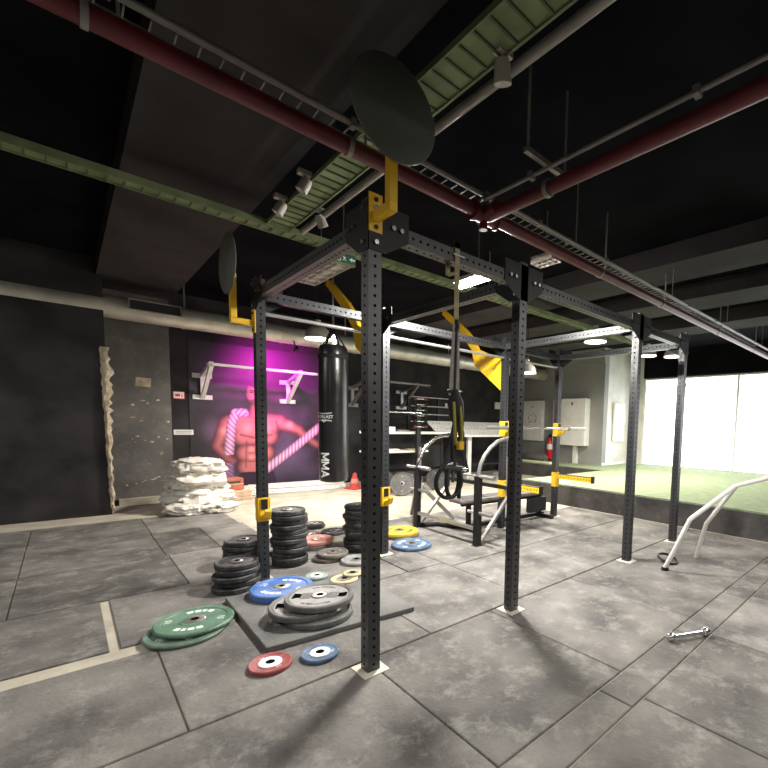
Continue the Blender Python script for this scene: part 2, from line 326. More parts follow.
# ------------------------------------------------------------------ mural
def srgb(c): return tuple(((x/255+.055)/1.055)**2.4 if x>10 else x/255/12.92 for x in c)
def seg(px,pz,a,b,ra,rb):
    ax,az=a; bx,bz=b; dx,dz=bx-ax,bz-az; L=dx*dx+dz*dz
    t=max(0,min(1,((px-ax)*dx+(pz-az)*dz)/L)); 
    return math.hypot(px-ax-dx*t,pz-az-dz*t)-(ra+(rb-ra)*t), t
def lerp(a,b,t): t=max(0,min(1,t)); return tuple(x+(y-x)*t for x,y in zip(a,b))
SK=srgb((186,108,108)); SKD=srgb((78,32,46)); SKL=srgb((240,168,160)); BG=srgb((30,26,31))
def mural(x,z):
    n=noise.fractal(Vector((x*1.3,z*1.3,2)),1.,2.,4)
    c=lerp(BG,srgb((92,74,104)),.12+.9*n*math.exp(-((x-1.6)**2/1.6+(z-1.)**2/1.2))+.5*math.exp(-((x-2.2)**2/.35+(z-.6)**2/.5)))
    c=lerp(c,srgb((120,95,120)),.6*math.exp(-((x-.75)**2/.03+(z-1.15)**2/.05)))
    body=[((1.47,1.60),(1.47,1.42),.10,.15),((1.22,1.28),(1.72,1.28),.22,.22),((1.25,1.05),(1.68,1.05),.20,.20),((1.30,.72),(1.62,.72),.19,.19),((1.32,.45),(1.62,.45),.19,.19),
          ((1.02,1.30),(1.25,1.38),.15,.12),((.98,1.28),(.82,.88),.14,.10),((.82,.86),(1.02,.60),.10,.075),((.98,.63),(1.06,.58),.085,.08),
          ((1.90,1.34),(1.65,1.38),.15,.12),((1.95,1.30),(2.28,1.17),.135,.11),((2.28,1.16),(2.58,.92),.10,.075),((2.56,.93),(2.66,.86),.085,.08)]
    dm=9; w=None
    for a,b,ra,rb in body:
        d,t=seg(x,z,a,b,ra,rb)
        if d<dm: dm=d; w=(ra+rb)/2
    if dm<.03:
        e=max(0,min(1,-dm/.13))
        s=lerp(SKD,SK,e*1.2)
        # muscles
        def crease(a,b,wd,k):
            nonlocal s
            d,_=seg(x,z,a,b,0,0)
            if d<wd*2.2: s=lerp(s,SKD,k*math.exp(-(d/wd)**2))
        crease((1.47,1.35),(1.47,.3),.018,.75)
        crease((1.20,1.08),(1.44,1.02),.022,.8); crease((1.50,1.02),(1.76,1.08),.022,.8)
        for zz in(.88,.72,.56): crease((1.33,zz),(1.61,zz),.013,.6)
        crease((1.30,.95),(1.28,.45),.016,.6); crease((1.64,.95),(1.66,.45),.016,.6)
        crease((1.12,1.35),(1.08,1.1),.018,.7); crease((1.84,1.36),(1.88,1.12),.018,.7); crease((2.02,1.18),(2.25,1.10),.016,.6)
        crease((1.35,1.42),(1.47,1.38),.012,.5); crease((1.59,1.42),(1.47,1.38),.012,.5)
        for q in range(4): crease((.95+.0*q,.66-.035*q),(1.13,.65-.035*q),.006,.7)
        for cx,cz,r in((1.32,1.2,.10),(1.62,1.2,.10),(.93,1.14,.07),(2.1,1.28,.07),(1.38,.80,.05),(1.55,.80,.05),(1.38,.64,.05),(1.55,.64,.05)):
            s=lerp(s,SKL,.6*math.exp(-((x-cx)**2+(z-cz)**2)/(r*r)))
        c=lerp(s,c,(dm+.01)/.04)
    # shorts
    d,_=seg(x,z,(1.33,.22),(1.62,.22),.2,.2)
    if d<0 and z<.36: c=lerp(srgb((38,26,48)),c,(d+.02)/.02)
    for xx in(1.30,1.66):
        d,_=seg(x,z,(xx,.2),(xx,0),.16,.17)
        if d<0 and z<.3: c=srgb((46,30,52))
    # head with hair and beard
    hd=math.hypot((x-1.46)/.155,(z-1.87)/.21)
    if hd<1:
        s=lerp(SK,SKD,hd**3)
        if z>1.97+.06*abs(x-1.46)/.15: s=srgb((52,20,40))
        elif z<1.76: s=lerp(s,srgb((78,30,44)),.75)
        for ex in(1.40,1.52):
            if math.hypot((x-ex)/.032,(z-1.89)/.014)<1: s=srgb((50,20,32))
            if abs(z-1.925)<.010 and abs(x-ex)<.042: s=srgb((60,24,34))
        if abs(x-1.46)<.014 and 1.80<z<1.88: s=lerp(s,SKD,.6)
        if abs(z-1.755)<.011 and abs(x-1.46)<.05: s=srgb((120,36,52))
        c=s
    # ropes
    for pts,rr0 in((((1.27,1.50),(1.13,1.49),(1.06,1.30),(1.02,.95),(.99,.62),(1.0,.0)),.085),(((1.55,.32),(2.1,.74),(2.75,1.27)),.09)):
        best=9; acc=0; par=0
        for a,b in zip(pts,pts[1:]):
            L=math.hypot(b[0]-a[0],b[1]-a[1]); d,t=seg(x,z,a,b,0,0)
            if d<best: best=d; par=acc+t*L; side=(x-a[0])*(b[1]-a[1])-(z-a[1])*(b[0]-a[0])
            acc+=L
        if best<rr0:
            if rr0==.085 and .55<z<.70 : continue
            sd=best*(1 if side>0 else -1)
            st_=.5+.5*math.sin((par*1.0+sd*.8)*2*PI/.085)
            k=(1-(best/rr0)**2)
            c=lerp(srgb((96,50,92)),lerp(srgb((150,95,135)),srgb((238,196,222)),st_**.7),.15+.85*k)
            if rr0==.085 and z<.55: c=lerp(c,srgb((90,62,110)),.7)
    return c
nx,nzz=250,240; x0,x1,z0,z1=.40,3.35,.02,2.75
pm=MB()
vs=[(x0+(x1-x0)*i/nx,7.085,z0+(z1-z0)*j/nzz) for j in range(nzz+1) for i in range(nx+1)]
pm.add(vs,[(j*(nx+1)+i,j*(nx+1)+i+1,(j+1)*(nx+1)+i+1,(j+1)*(nx+1)+i) for j in range(nzz) for i in range(nx)])
pm.bbox((x0,7.0855,z0),(x1,7.098,z1))
mu=pm.build('mural_print',M['mural'],None,org=(1.9,7.09,0))
tag(mu,'wall mural of a shirtless muscular man holding two thick battle ropes, lit magenta','mural')
ca=mu.data.color_attributes.new('Col','FLOAT_COLOR','POINT')
nv=len(vs)
for i,v in enumerate(vs): ca.data[i].color=(*mural(v[0],v[2]),1)
for i in range(nv,len(mu.data.vertices)): ca.data[i].color=(.02,.018,.02,1)

# ------------------------------------------------------------------ power rig
W=.075
def perf(mb,p0,p1,na,step=.05,r=.0088,w=W,sides=(0,1,2,3)):
    """square steel tube from p0 to p1 with a line of bolt holes on every side"""
    p0=Vector(p0);p1=Vector(p1); d=(p1-p0); L=d.length; d.normalize()
    a=Vector(na).normalized(); b=d.cross(a)
    n=int(L/step); pad=(L-n*step)/2
    for si,(nn,tt) in enumerate(((a,b),(b,-a),(-a,-b),(-b,a))):
        base=p0+nn*(w/2)
        if si not in sides:
            q=[base-tt*w/2,base+tt*w/2,base+tt*w/2+d*L,base-tt*w/2+d*L]; mb.add(q,[(0,1,2,3)]); continue
        for e0,e1 in((0,pad),(L-pad,L)):
            if pad>1e-4: mb.add([base-tt*w/2+d*e0,base+tt*w/2+d*e0,base+tt*w/2+d*e1,base-tt*w/2+d*e1],[(0,1,2,3)])
        for k in range(n):
            z0=pad+k*step; c=base+d*(z0+step/2)
            co=[base-tt*w/2+d*z0,base+tt*w/2+d*z0,base+tt*w/2+d*(z0+step),base-tt*w/2+d*(z0+step)]
            oc=[c+tt*(r*math.cos(t))+d*(r*math.sin(t)) for t in [(-3*PI/4)+i*PI/4 for i in range(8)]]
            ic=[v-nn*.012 for v in oc]
            fs=[(0,1,6,5,4),(1,2,8,7,6),(2,3,10,9,8),(3,0,4,11,10)]
            mb.add(co+oc,fs)
            mb.add(oc+ic,[(i,i+8,(i+1)%8+8,(i+1)%8) for i in range(8)],1)
            mb.add(ic,[tuple(range(8))],1)
    for q,s_ in((p0,-1),(p1,1)):
        vv=[q+a*w/2*x+b*w/2*y for x,y in((-1,-1),(1,-1),(1,1),(-1,1))]; mb.add(vv,[(0,1,2,3) if s_>0 else (3,2,1,0)])
    return mb
D=1.83
UX=[0,1.166,2.953,4.119]; HT=2.53
rig=empty('power_rig',(2.06,.915,0),'large black perforated steel power rig with eight uprights standing on the mats','power rig')
ru=None
for iy,y in enumerate((0,D)):
    for ix,x in enumerate(UX):
        if ru is None:
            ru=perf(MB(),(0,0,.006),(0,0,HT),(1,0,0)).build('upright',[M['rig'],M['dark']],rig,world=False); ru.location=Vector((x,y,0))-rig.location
            bp=MB().box((0,0,.003),(.155,.155,.006),rz=0).build('base_plate',mat('dusty_plate',(.62,.58,.48),.8,var=.15),rig,world=False); bp.location=ru.location
            bp['label']='dust-white square base plate'
        else:
            for s_ in(ru,bp):
                c=s_.copy(); col.objects.link(c); c.location=Vector((x,y,0))-rig.location
BZ=2.40
g=W/2+.002
for y in(0,D):
    for a,b in zip(UX,UX[1:]):
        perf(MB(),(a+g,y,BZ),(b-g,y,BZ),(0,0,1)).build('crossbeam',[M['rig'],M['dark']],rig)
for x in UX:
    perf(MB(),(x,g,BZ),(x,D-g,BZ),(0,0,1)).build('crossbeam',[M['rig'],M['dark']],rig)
# pull-up bars under the rear row
for a,b in zip(UX,UX[1:]):
    MB().cyl((a+g,D,BZ-.14),(b-g,D,BZ-.14),.016).build('pull_up_bar',M['steel'],rig)
# corner plates with bolts
gp_me=None
def corner(x,y,sx,sy,axis):
    """plate on the face of the post, reaching along one beam"""
    mb=MB(); t=.006
    poly=[(-.0375,.10),(.20,.10),(.20,-.05),(.06,-.14),(-.0375,-.14)]
    if axis=='x':
        yy=y+sy*(W/2+t/2+.0005); mb.prism([(sx*p,q) for p,q in poly],(1,0,0),(0,0,1),(x,yy,BZ+.01),t)
        cps=[(x+sx*p,yy+sy*(t/2),BZ+.01+q) for p,q in((0,.07),(0,-.10),(.15,.0),(.10,.0))]; nv_=(0,sy,0)
    else:
        xx=x+sx*(W/2+t/2+.0005); mb.prism([(sy*p,q) for p,q in poly],(0,1,0),(0,0,1),(xx,y,BZ+.01),t)
        cps=[(xx+sx*(t/2),y+sy*p,BZ+.01+q) for p,q in((0,.07),(0,-.10),(.15,.0),(.10,.0))]; nv_=(sx,0,0)
    pl=mb.build('corner_plate',M['black'],rig)
    for c in cps:
        c=Vector(c); MB().cyl(c,c+Vector(nv_)*.014,.013,n=6,smooth=False).build('bolt',M['chrome'],pl)
for ix,x in enumerate(UX):
    for iy,y in enumerate((0,D)):
        sy=-1 if iy==0 else 1
        if ix<3: corner(x,y,1,sy,'x')
        if ix>0: corner(x,y,-1,sy,'x')
        corner(x,y,-1 if ix<=1 else 1,1 if iy==0 else -1,'y')

# ------------------------------------------------------------------ wall ball targets
def target(x,y,out,label,dz=0.):
    t=empty('wall_ball_target',(x,y,2.45+dz),label,'target','round ball targets bolted to the rig')
    o=Vector(out); side=Vector((-o.y,o.x,0)) ; P=Vector((x,y,0))
    pl=MB(); pl.box(P+o*.004+Vector((0,0,2.455+dz)),(W if abs(o.y)>.5 else .008, W if abs(o.x)>.5 else .008,.19)).build('mounting_plate',M['gyel'],t)
    for z in(2.385+dz,2.52+dz): MB().cyl(P+o*.008+Vector((0,0,z)),P+o*.016+Vector((0,0,z)),.012,n=6,smooth=False).build('bolt',M['black'],pl if False else t)
    arm=MB(); arm.bar(P+o*.008+Vector((0,0,2.435+dz)),P+o*.175+Vector((0,0,2.435+dz)),.045,.045); arm.bar(P+o*.1525+Vector((0,0,2.4575+dz)),P+o*.1525+Vector((0,0,2.80+dz)),.045,.045)
    arm.build('arm',M['gyel'],t,bevel=.003)
    dc=MB(); prof=[(0,-.004),(.222,-.004),(.228,0),(.222,.006),(0,.006)]
    dc.lathe([(.0005,.008),(.222,.008),(.230,.003),(.230,-.003),(.222,-.008),(.0005,-.008)],n=64,c=P+o*.186+Vector((0,0,2.865+dz)),ax=o)
    dc.build('disc',M['disc'],t)
    return t
target(0,-W/2,(0,-1,0),'large dark round ball target on yellow arm atop the nearest upright')
target(-W/2,D,(-1,0,0),'grey round ball target on yellow arm atop the left rear upright, seen nearly edge-on',dz=-.27)

# ------------------------------------------------------------------ J cups and spotter arms
def jcup(x,y,z,label):
    t=empty('j_cup',(x,y,z),label,'j-cup','yellow j-cups hooked on the rig')
    b=MB(); b.box((x,y-.006,z),(.078,.010,.20)); b.box((x-.044,y+.03,z),(.008,.08,.20)); b.box((x+.044,y+.03,z),(.008,.08,.20))
    b.build('plate',M['gyel'],t,bevel=.003)
    h=MB(); h.prism([(0,-.09),(.085,-.06),(.105,-.0),(.090,.02),(.075,-.02),(0,-.045)],(0,-1,0),(0,0,1),(x,y-.011,z),.05)
    h.build('hook',M['gyel'],t,bevel=.004)
    MB().box((x,y-.013,z+.045),(.05,.006,.085)).build('liner',M['black'],t)
    return t
jcup(0,D-W/2,.625,'yellow j-cup low on the left rear upright beside the tall black stack')
jcup(1.166,D-W/2,.615,'yellow j-cup low on the pale upright just behind the nearest one')
jcup(2.953,D-W/2,1.335,'yellow j-cup holding the left end of the barbell')
jcup(4.119,D-W/2,1.335,'yellow j-cup holding the right end of the barbell')
def spotter(x,z,label,L=.62):
    t=empty('spotter_arm',(x,D-W/2,z),label,'spotter arm','yellow spotter arms on the rig')
    b=MB(); y=D-W/2
    b.box((x,y-.006,z-.03),(.08,.010,.22)); b.box((x+.044,y+.03,z-.03),(.008,.08,.22)); b.box((x-.044,y+.03,z-.03),(.008,.08,.22)); b.build('bracket',M['gyel'],t,bevel=.003)
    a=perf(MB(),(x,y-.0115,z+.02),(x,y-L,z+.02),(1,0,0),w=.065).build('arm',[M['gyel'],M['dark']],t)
    MB().box((x,y-L-.008,z+.025),(.075,.014,.10)).build('end_stop',M['black'],t)
    MB().box((x,y-L/2,z+.02+.0325+.004),(.05,L*.9,.008)).build('liner',M['black'],t)
spotter(4.119,.61,'yellow spotter arm on the far right rear upright in front of the green turf')
spotter(2.953,.57,'yellow spotter arm above the bench, mostly hidden behind the black front upright')

# yellow folded brackets rising from the rear uprights
def yb(x,label):
    t=empty('folded_bracket',(x,D+W/2,2.0),label,'bracket','yellow folded brackets on the rear uprights')
    xf=x-.028
    b=MB(); b.prism([(1.871,1.835),(1.871,2.275),(2.02,2.30),(2.35,2.44),(2.29,2.13)],(0,1,0),(0,0,1),(xf,0,0),.006); b.build('gusset',M['gyel'],t,bevel=.0015)
    b=MB(); b.bar((xf+.025,1.874,1.84),(xf+.025,1.874,2.27),.006,.056) if False else b.bbox((xf,1.868,1.835),(xf+.056,1.874,2.275)); b.bar((xf+.028,1.88,1.84),(xf+.028,2.29,2.135),.05,.006); b.build('flange',M['gyel'],t)
    s=MB(); s.prism([(2.29,2.13),(2.35,2.44),(2.42,2.56),(2.60,2.73),(2.99,3.01),(3.12,3.09),(3.16,3.03),(2.99,2.90),(2.66,2.63),(2.47,2.42),(2.40,2.20)],(0,1,0),(0,0,1),(xf+.028,0,0),.05)
    s.build('strut',M['gyel'],t,bevel=.004)
    l=MB(); l.tube([(xf-.005,2.01+.035*math.cos(a),2.16+.035*math.sin(a)) for a in [PI+.3+i*.3 for i in range(9)]],.004,n=5)
    l.box((xf-.005,1.97,2.185),(.004,.022,.006)).box((xf-.005,1.97,2.185),(.004,.006,.022)); l.build('logo',M['inkdark'],t)
yb(2.953,'yellow folded triangular bracket with small black smile mark on the rear centre upright')
yb(1.166,'yellow rising bracket mostly hidden behind the nearest upright, above the punching bag')

# ------------------------------------------------------------------ barbell
bb=empty('barbell',(3.55,1.745,1.335),'steel barbell racked across the rear uprights on yellow j-cups','barbell')
by,bz=1.705,1.352
MB().cyl((2.93,by,bz),(4.25,by,bz),.0140).build('shaft',M['chrome'],bb)
for a,b in((2.93,2.50),(4.25,4.68)):
    MB().cyl((a,by,bz),(b,by,bz),.024).build('sleeve',M['steel'],bb)
    sg=1 if b>a else -1
    MB().cyl((a-.0*sg,by,bz),(a+.03*sg,by,bz),.034).build('collar',M['steel'],bb)

# ------------------------------------------------------------------ weight plates
def deboss_text(mb,body,size,r,ang0,z,flip=False,mi=0):
    vs,fs=text_mesh(body,size,.0008)
    out=[]
    for v in vs:
        a=ang0-v.x/r if not flip else ang0+v.x/r
        rad=r+v.y if not flip else r-v.y
        out.append(Vector((rad*math.cos(a),rad*math.sin(a),z+v.z)))
    mb.add(out,fs,mi)
def plate_proto(name,R,T,m,kind='iron',hubm=None,label=None,num=None,printm=None):
    t=empty(name,(0,0,0),label or '','weight plate')
    h=T; hr=.026
    d=MB()
    if kind=='iron':
        prof=[(hr,.004),(hr,h-.002),(.055,h-.002),(.058,h-.009),(R-.030,h-.009),(R-.022,h-.002),(R-.008,h),(R,h-.008),(R,.008),(R-.008,0),(R-.022,.002),(R-.03,.009),(.058,.009),(.055,.002)]
    elif kind=='bumper':
        prof=[(hr,.002),(hr,h-.002),(.085,h-.002),(.088,h-.006),(R-.045,h-.006),(R-.040,h-.001),(R-.008,h),(R,h-.008),(R,.008),(R-.008,0),(R-.04,.001),(R-.045,.006),(.088,.006),(.085,.002)]
    else:
        prof=[(hr,.002),(hr,h-.001),(R*.42,h-.001),(R*.45,h-.004),(R*.82,h-.004),(R*.86,h-.001),(R-.004,h),(R,h-.005),(R,.005),(R-.004,0),(R*.86,.001),(R*.82,.004),(R*.45,.004),(R*.42,.002)]
    d.lathe(prof,n=56,closed=True)
    d.build('disc',m,t)
    hb=MB()
    ro={'iron':.046,'bumper':.062,'small':R*.54}[kind]
    hb.lathe([(hr-.0015,h+.0015),(ro-.003,h+.0015),(ro,h),(ro,h-.004)],n=32)
    hb.lathe([(hr-.0015,.001),(hr-.0015,h+.0015)],n=32,mi=1)  # bore wall coloured near-black, so the bore's shade is in the colour
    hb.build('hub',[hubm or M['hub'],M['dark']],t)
    if kind=='bumper':
        for k in range(6):
            a=k*PI/3; MB().cyl((.048*math.cos(a),.048*math.sin(a),h),(.048*math.cos(a),.048*math.sin(a),h+.004),.005,n=8).build('screw',M['steel'],t)
    pr=printm or M['ink']
    if kind in('bumper',) :
        L=MB(); z=h-.0055
        if num:
            deboss_text(L,num,.058,R*.66,0,z); deboss_text(L,num,.058,R*.66,PI,z)
        for s_ in(1,-1):
            rin,rout=R*.55,R*.70; n=14; a0=PI/2*s_
            vs=[(rr_*math.cos(a0+(i/n-.5)*1.15),rr_*math.sin(a0+(i/n-.5)*1.15),z+.0008) for rr_ in(rin,rout) for i in range(n+1)]
            for i in range(n):
                if i in(3,6,10): continue
                L.add(vs,[(i,i+1,n+2+i,n+1+i)] if s_>0 else [(i,i+1,n+2+i,n+1+i)])
        L.build('lettering',pr,t)
    if kind=='iron':
        L=MB(); z=h-.0085
        deboss_text(L,num or '10',.028,R*.62,PI/2,z); deboss_text(L,'KG',.028,R*.62,-PI/2,z); L.build('lettering',pr,t)
    if kind=='small':
        L=MB(); z=h-.0035; n=40
        deboss_text(L,num or '2.5',.020,R*.64,PI/2,z); deboss_text(L,'KG',.020,R*.64,-PI/2,z)
        L.build('lettering',pr,t)
    return t
used={}
def put(proto,loc,label,group=None,rz=None,tilt=(0,0)):
    if not used.get(proto.name): used[proto.name]=1; o=proto
    else: o=copy_tree(proto)
    o.location=loc; o.rotation_euler=(tilt[0],tilt[1],random.uniform(0,6.28) if rz is None else rz)
    o['label']=label
    if group: o['group']=group
    elif 'group' in o.keys(): del o['group']
    return o
ORD=['bottom','second','third','fourth','fifth','sixth','seventh','eighth','ninth','tenth','eleventh','twelfth']
P_black=plate_proto('weight_plate',.160,.044,M['rubber'],'iron',M['hub'],num='20',printm=mat('grey_relief',(.2,.2,.2),.5))
P_green=plate_proto('bumper_plate',.225,.030,M['green'],'bumper',num='10')
P_greenb=plate_proto('bumper_plate',.225,.026,M['greenb'],'bumper',num='10')
P_blue=plate_proto('bumper_plate',.225,.055,M['blue'],'bumper',num='20')
P_yellow=plate_proto('bumper_plate',.225,.042,M['yel'],'bumper',num='15',printm=M['inkdark'])
P_blue2=plate_proto('bumper_plate',.222,.040,M['navy'],'bumper',M['hub'],num='20')
P_red=plate_proto('small_plate',.112,.026,M['red'],'small',M['ink'])
P_navy=plate_proto('small_plate',.105,.024,M['navy'],'small',M['ink'],num='2')
P_tan=plate_proto('small_plate',.08,.018,M['tan'],'small',M['hub'],num='1')
P_sage=plate_proto('small_plate',.092,.022,M['sage'],'small',M['ink'],num='1')
P_pink=plate_proto('weight_plate',.185,.04,M['pink'],'iron',num='15')
P_brown=plate_proto('weight_plate',.150,.040,M['browngrey'],'iron',num='5')
P_midb=plate_proto('weight_plate',.118,.034,M['rubber'],'iron',num='5')
# front black stack beside the left rear upright
gr='black plates in the short front stack'
topn=5
for k in range(5):
    dx,dy=(.02*math.sin(k*2.3),.015*math.cos(k*1.7)) if k else (-.025,-.015)
    put(P_black,(-.212+dx,1.80+dy,k*.0445),'black plate, %s of the five-high stack by left rear upright'%('topmost, hub showing' if k==4 else ('bottommost' if k==0 else ORD[k]+' from bottom')),gr)
gr='black plates in the stack behind the short front stack'
for k in range(6):
    put(P_black,(-.03+.012*math.sin(k*3),2.33+.01*math.cos(k*2),k*.0445),'black plate, %s of the stack just behind the short front stack'%('topmost' if k==5 else ('bottommost' if k==0 else ORD[k]+' from bottom')),gr)
gr='black plates in the tall stack'
for k in range(12):
    s=.0445
    put(P_black,(.325+.014*math.sin(k*2.1+1),2.14+.014*math.cos(k*2.9),k*s),'black plate, %s of the tall stack right of left rear upright'%('topmost, dusty pale top' if k==11 else ('bottommost' if k==0 else ORD[k]+' from bottom')),gr)
gr='black plates in the stack behind the nearest upright'
for k in range(11):
    put(P_black,(1.055+.014*math.sin(k*1.9+2),2.14+.014*math.cos(k*2.5),k*.0445),'black plate, %s of the stack half hidden behind the nearest upright'%('topmost' if k==10 else ('bottommost' if k==0 else ORD[k]+' from bottom')),gr)
# green pair
put(P_greenb,(-.665,1.165,0),'dusty grey-green bumper plate lying beneath the bright green one',rz=.4)
put(P_green,(-.607,1.215,.0275),'large green bumper plate with white print lying on top at the left',rz=2.35+.35)
# small plates at the front
put(P_red,(-.398,.402,0),'small red plate with white centre ring on floor before the pad',rz=.3)
put(P_navy,(-.148,.325,0),'small dusty blue plate with white centre beside the red one',rz=1.1)
# right pair
put(P_blue2,(1.545,1.87,0),'dusty blue bumper plate lying on the mats in front of the yellow one',rz=.5)
P_greyb=plate_proto('bumper_plate',.222,.034,M['browngrey'],'bumper',num='15')
put(P_greyb,(1.70,2.33,0),'grey bumper plate lying beneath the yellow one',rz=.5)
put(P_yellow,(1.69,2.34,.035),'yellow bumper plate lying behind the dusty blue one',rz=.7)
# loose cluster behind
put(P_midb,(1.10,3.40,0),'small black plate at the bottom of the pair on pale floor behind the tall stack')
put(P_midb,(1.07,3.37,.035),'small black plate on top of the pair on pale floor behind the tall stack')
put(P_midb,(.86,3.02,0),'small black plate peeping out right of the tall stack',tilt=(.02,0))
P_lone=plate_proto('weight_plate',.145,.04,M['rubber'],'iron',num='10')
put(P_lone,(1.13,2.95,0),'black plate lying alone behind the faded red one',tilt=(.0,0))
P_beige=plate_proto('weight_plate',.175,.05,M['browngrey'],'iron',num='10')
put(P_beige,(.74,2.52,0),'dusty grey-brown plate beneath the faded red one')
put(P_pink,(.745,2.53,.0505),'faded red weight plate lying just right of the tall stack')
put(P_brown,(.66,2.02,0),'dusty brown-grey plate at the bottom of the pair behind the pad')
put(P_brown,(.69,2.00,.041),'dusty brown-grey plate on top of the pair behind the pad')
# rubber pad
PZ=.036
pdm=MB()
poly=[(-.36,1.53),(-.372,.555),(.61,.455),(.66,1.455)]
n=4; vs=[(x,y,0.0005) for x,y in poly]+[(x,y,PZ) for x,y in poly]
pdm.add(vs,[(3,2,1,0),(4,5,6,7),(1,5,4,0),(2,6,5,1),(3,7,6,2),(0,4,7,3)][:2]+[(0,1,5,4),(1,2,6,5),(2,3,7,6),(3,0,4,7)])
tag(pdm.build('rubber_pad',M['pad'],None,org=(.13,1.0,0),bevel=.006),'thick dark square rubber pad laid on the floor under the grip plates','rubber pad')
put(P_blue,(-.012,1.355,PZ+.0005),'bright blue bumper plate lying on the pad behind the grip plates',rz=2.2)
put(P_sage,(.325,1.505,PZ),'small sage green plate lying on the far edge of the pad',rz=.2)
put(P_tan,(.565,1.33,PZ+.019),'small tan plate with dark bore, the upper of two on the pad')
P_tan2=plate_proto('small_plate',.112,.0185,M['tan'],'small',M['hub'],num='2')
put(P_tan2,(.47,1.29,PZ),'larger tan plate partly beneath the other tan one on the pad')
P_pale=plate_proto('weight_plate',.15,.035,M['gripface'],'iron',num='5',hubm=M['browngrey'])
put(P_pale,(.825,1.76,0),'pale grey plate half hidden behind the nearest upright')
# grip plates
def grip_proto():
    t=empty('grip_plate',(0,0,0),'','weight plate')
    R,T=.228,.042; n=72
    radii=[(.026,1),(.055,1),(.060,.85),(.125,.85),(.182,.85),(.192,.85),(.200,1),(.222,1),(R,.82)]
    def hole(rm,a):
        if not(.125<rm<.182): return False
        for c in(0,PI):
            dd=abs((a-c+PI)%(2*PI)-PI)
            if dd<.27: return True
        return False
    mb=MB(); nr=len(radii); vs=[]
    for s_ in(1,0):
        for r_,h_ in radii:
            for i in range(n):
                a=2*PI*i/n; z=T*h_ if s_ else T*(1-h_)
                vs.append((r_*math.cos(a),r_*math.sin(a),z))
    def id_(s_,j,i): return (0 if s_ else nr*n)+j*n+i%n
    fs=[]; fm=[]
    H=lambda j,i: 0<=j<nr-1 and hole((radii[j][0]+radii[j+1][0])/2,2*PI*(i%n+.5)/n)
    for j in range(nr-1):
        for i in range(n):
            if H(j,i): continue
            fs.append((id_(1,j,i),id_(1,j+1,i),id_(1,j+1,i+1),id_(1,j,i+1))); fm.append(1 if 2<=j<=4 else 0)
            fs.append((id_(0,j,i),id_(0,j,i+1),id_(0,j+1,i+1),id_(0,j+1,i))); fm.append(0)
            if H(j-1,i): fs.append((id_(1,j,i),id_(1,j,i+1),id_(0,j,i+1),id_(0,j,i))); fm.append(2)
            if H(j+1,i): fs.append((id_(1,j+1,i),id_(0,j+1,i),id_(0,j+1,i+1),id_(1,j+1,i+1))); fm.append(2)
            if H(j,i-1): fs.append((id_(1,j,i),id_(0,j,i),id_(0,j+1,i),id_(1,j+1,i))); fm.append(2)
            if H(j,i+1): fs.append((id_(1,j,i+1),id_(1,j+1,i+1),id_(0,j+1,i+1),id_(0,j,i+1))); fm.append(2)
    for i in range(n):
        fs.append((id_(1,nr-1,i),id_(0,nr-1,i),id_(0,nr-1,i+1),id_(1,nr-1,i+1))); fm.append(0)
        fs.append((id_(1,0,i),id_(1,0,i+1),id_(0,0,i+1),id_(0,0,i))); fm.append(2)
    for f_,m_ in zip(fs,fm): mb.add([],[]); mb.f.append(list(f_)); mb.m.append(m_); mb.sm.append(False)
    mb.v=[Vector(v) for v in vs]
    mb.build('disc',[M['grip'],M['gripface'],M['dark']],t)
    hb=MB().lathe([(.0245,T+.001),(.045,T+.001),(.047,T-.003)],n=32).lathe([(.0245,.001),(.0245,T+.001)],n=32,mi=1); hb.build('hub',[M['hub'],M['dark']],t)
    # band linking the two grips, darker grey
    L=MB()
    deboss_text(L,'X.X. FITNESS',.030,.152,PI/2,T*.85+.001); deboss_text(L,'ALTERNATING',.030,.152,-PI/2,T*.85+.001,flip=True)
    L.build('lettering',M['inkdark'],t)
    B=MB()
    for s_ in(1,-1): B.box((s_*.089,0,T*.85+.0008),(.068,.10,.0014))
    B.build('grip_band',M['grip'],t)
    return t
P_grip=grip_proto()
put(P_grip,(.03,.77,PZ+.001),'grey grip plate at the bottom of the three-high pile on the pad',rz=.2)
put(P_grip,(-.035,.845,PZ+.044),'grey grip plate in the middle of the pile, dark slot showing left',rz=-.55+.1,tilt=(.012,.012))
put(P_grip,(.058,.812,PZ+.0905),'topmost grey grip plate with raised lettering and two slots',rz=-.62,tilt=(0.0,0.0))

# ------------------------------------------------------------------ bench press station
be=empty('bench_press_station',(2.6,2.0,0),'bench press station with black posts, curved chrome uprights and padded bench','bench')
def W3(*p): return Vector(p)
for y in(1.42,2.60):
    po=MB(); po.bar((2.13,y,0.0),(2.13,y,.80),.07,.07); po.box((2.13,y,.004),(.10,.10,.008)); po.build('post',M['black'],be,bevel=.003)
    pts=[(2.13,y,.76),(2.135,y,.84),(2.16,y,.93),(2.22,y,1.03),(2.31,y,1.12),(2.42,y,1.19),(2.54,y,1.22),(2.64,y,1.225)]
    MB().tube(pts,.024,n=12).build('curved_arm',M['chrome'] if y>2 else M['gun'],be)
    MB().box((2.665,y,1.225),(.05,.055,.06)).build('end_cap',M['redgloss'] if y<2 else M['black'],be,bevel=.01)
    for z,l0,l1 in((.80,.24,.26),(.38 if y<2 else .50,.16,.24)):
        pg=MB(); pg.cyl((2.13,y+.035,z),(2.13,y+l0,z),.018); pg.cyl((2.13,y-.035,z),(2.13,y-l1,z),.024 if z>.7 else .02); pg.build('storage_peg',M['steel'],be)
    sp=MB(); sp.bar((2.18,y,.03),(2.64,y,.52),.045,.03); sp.build('strut',M['gun'],be)
    MB().bar((2.64,y,.50),(2.64,y,1.0),.035,.05).build('rear_post',M['black'] if y>2 else M['gun'],be)
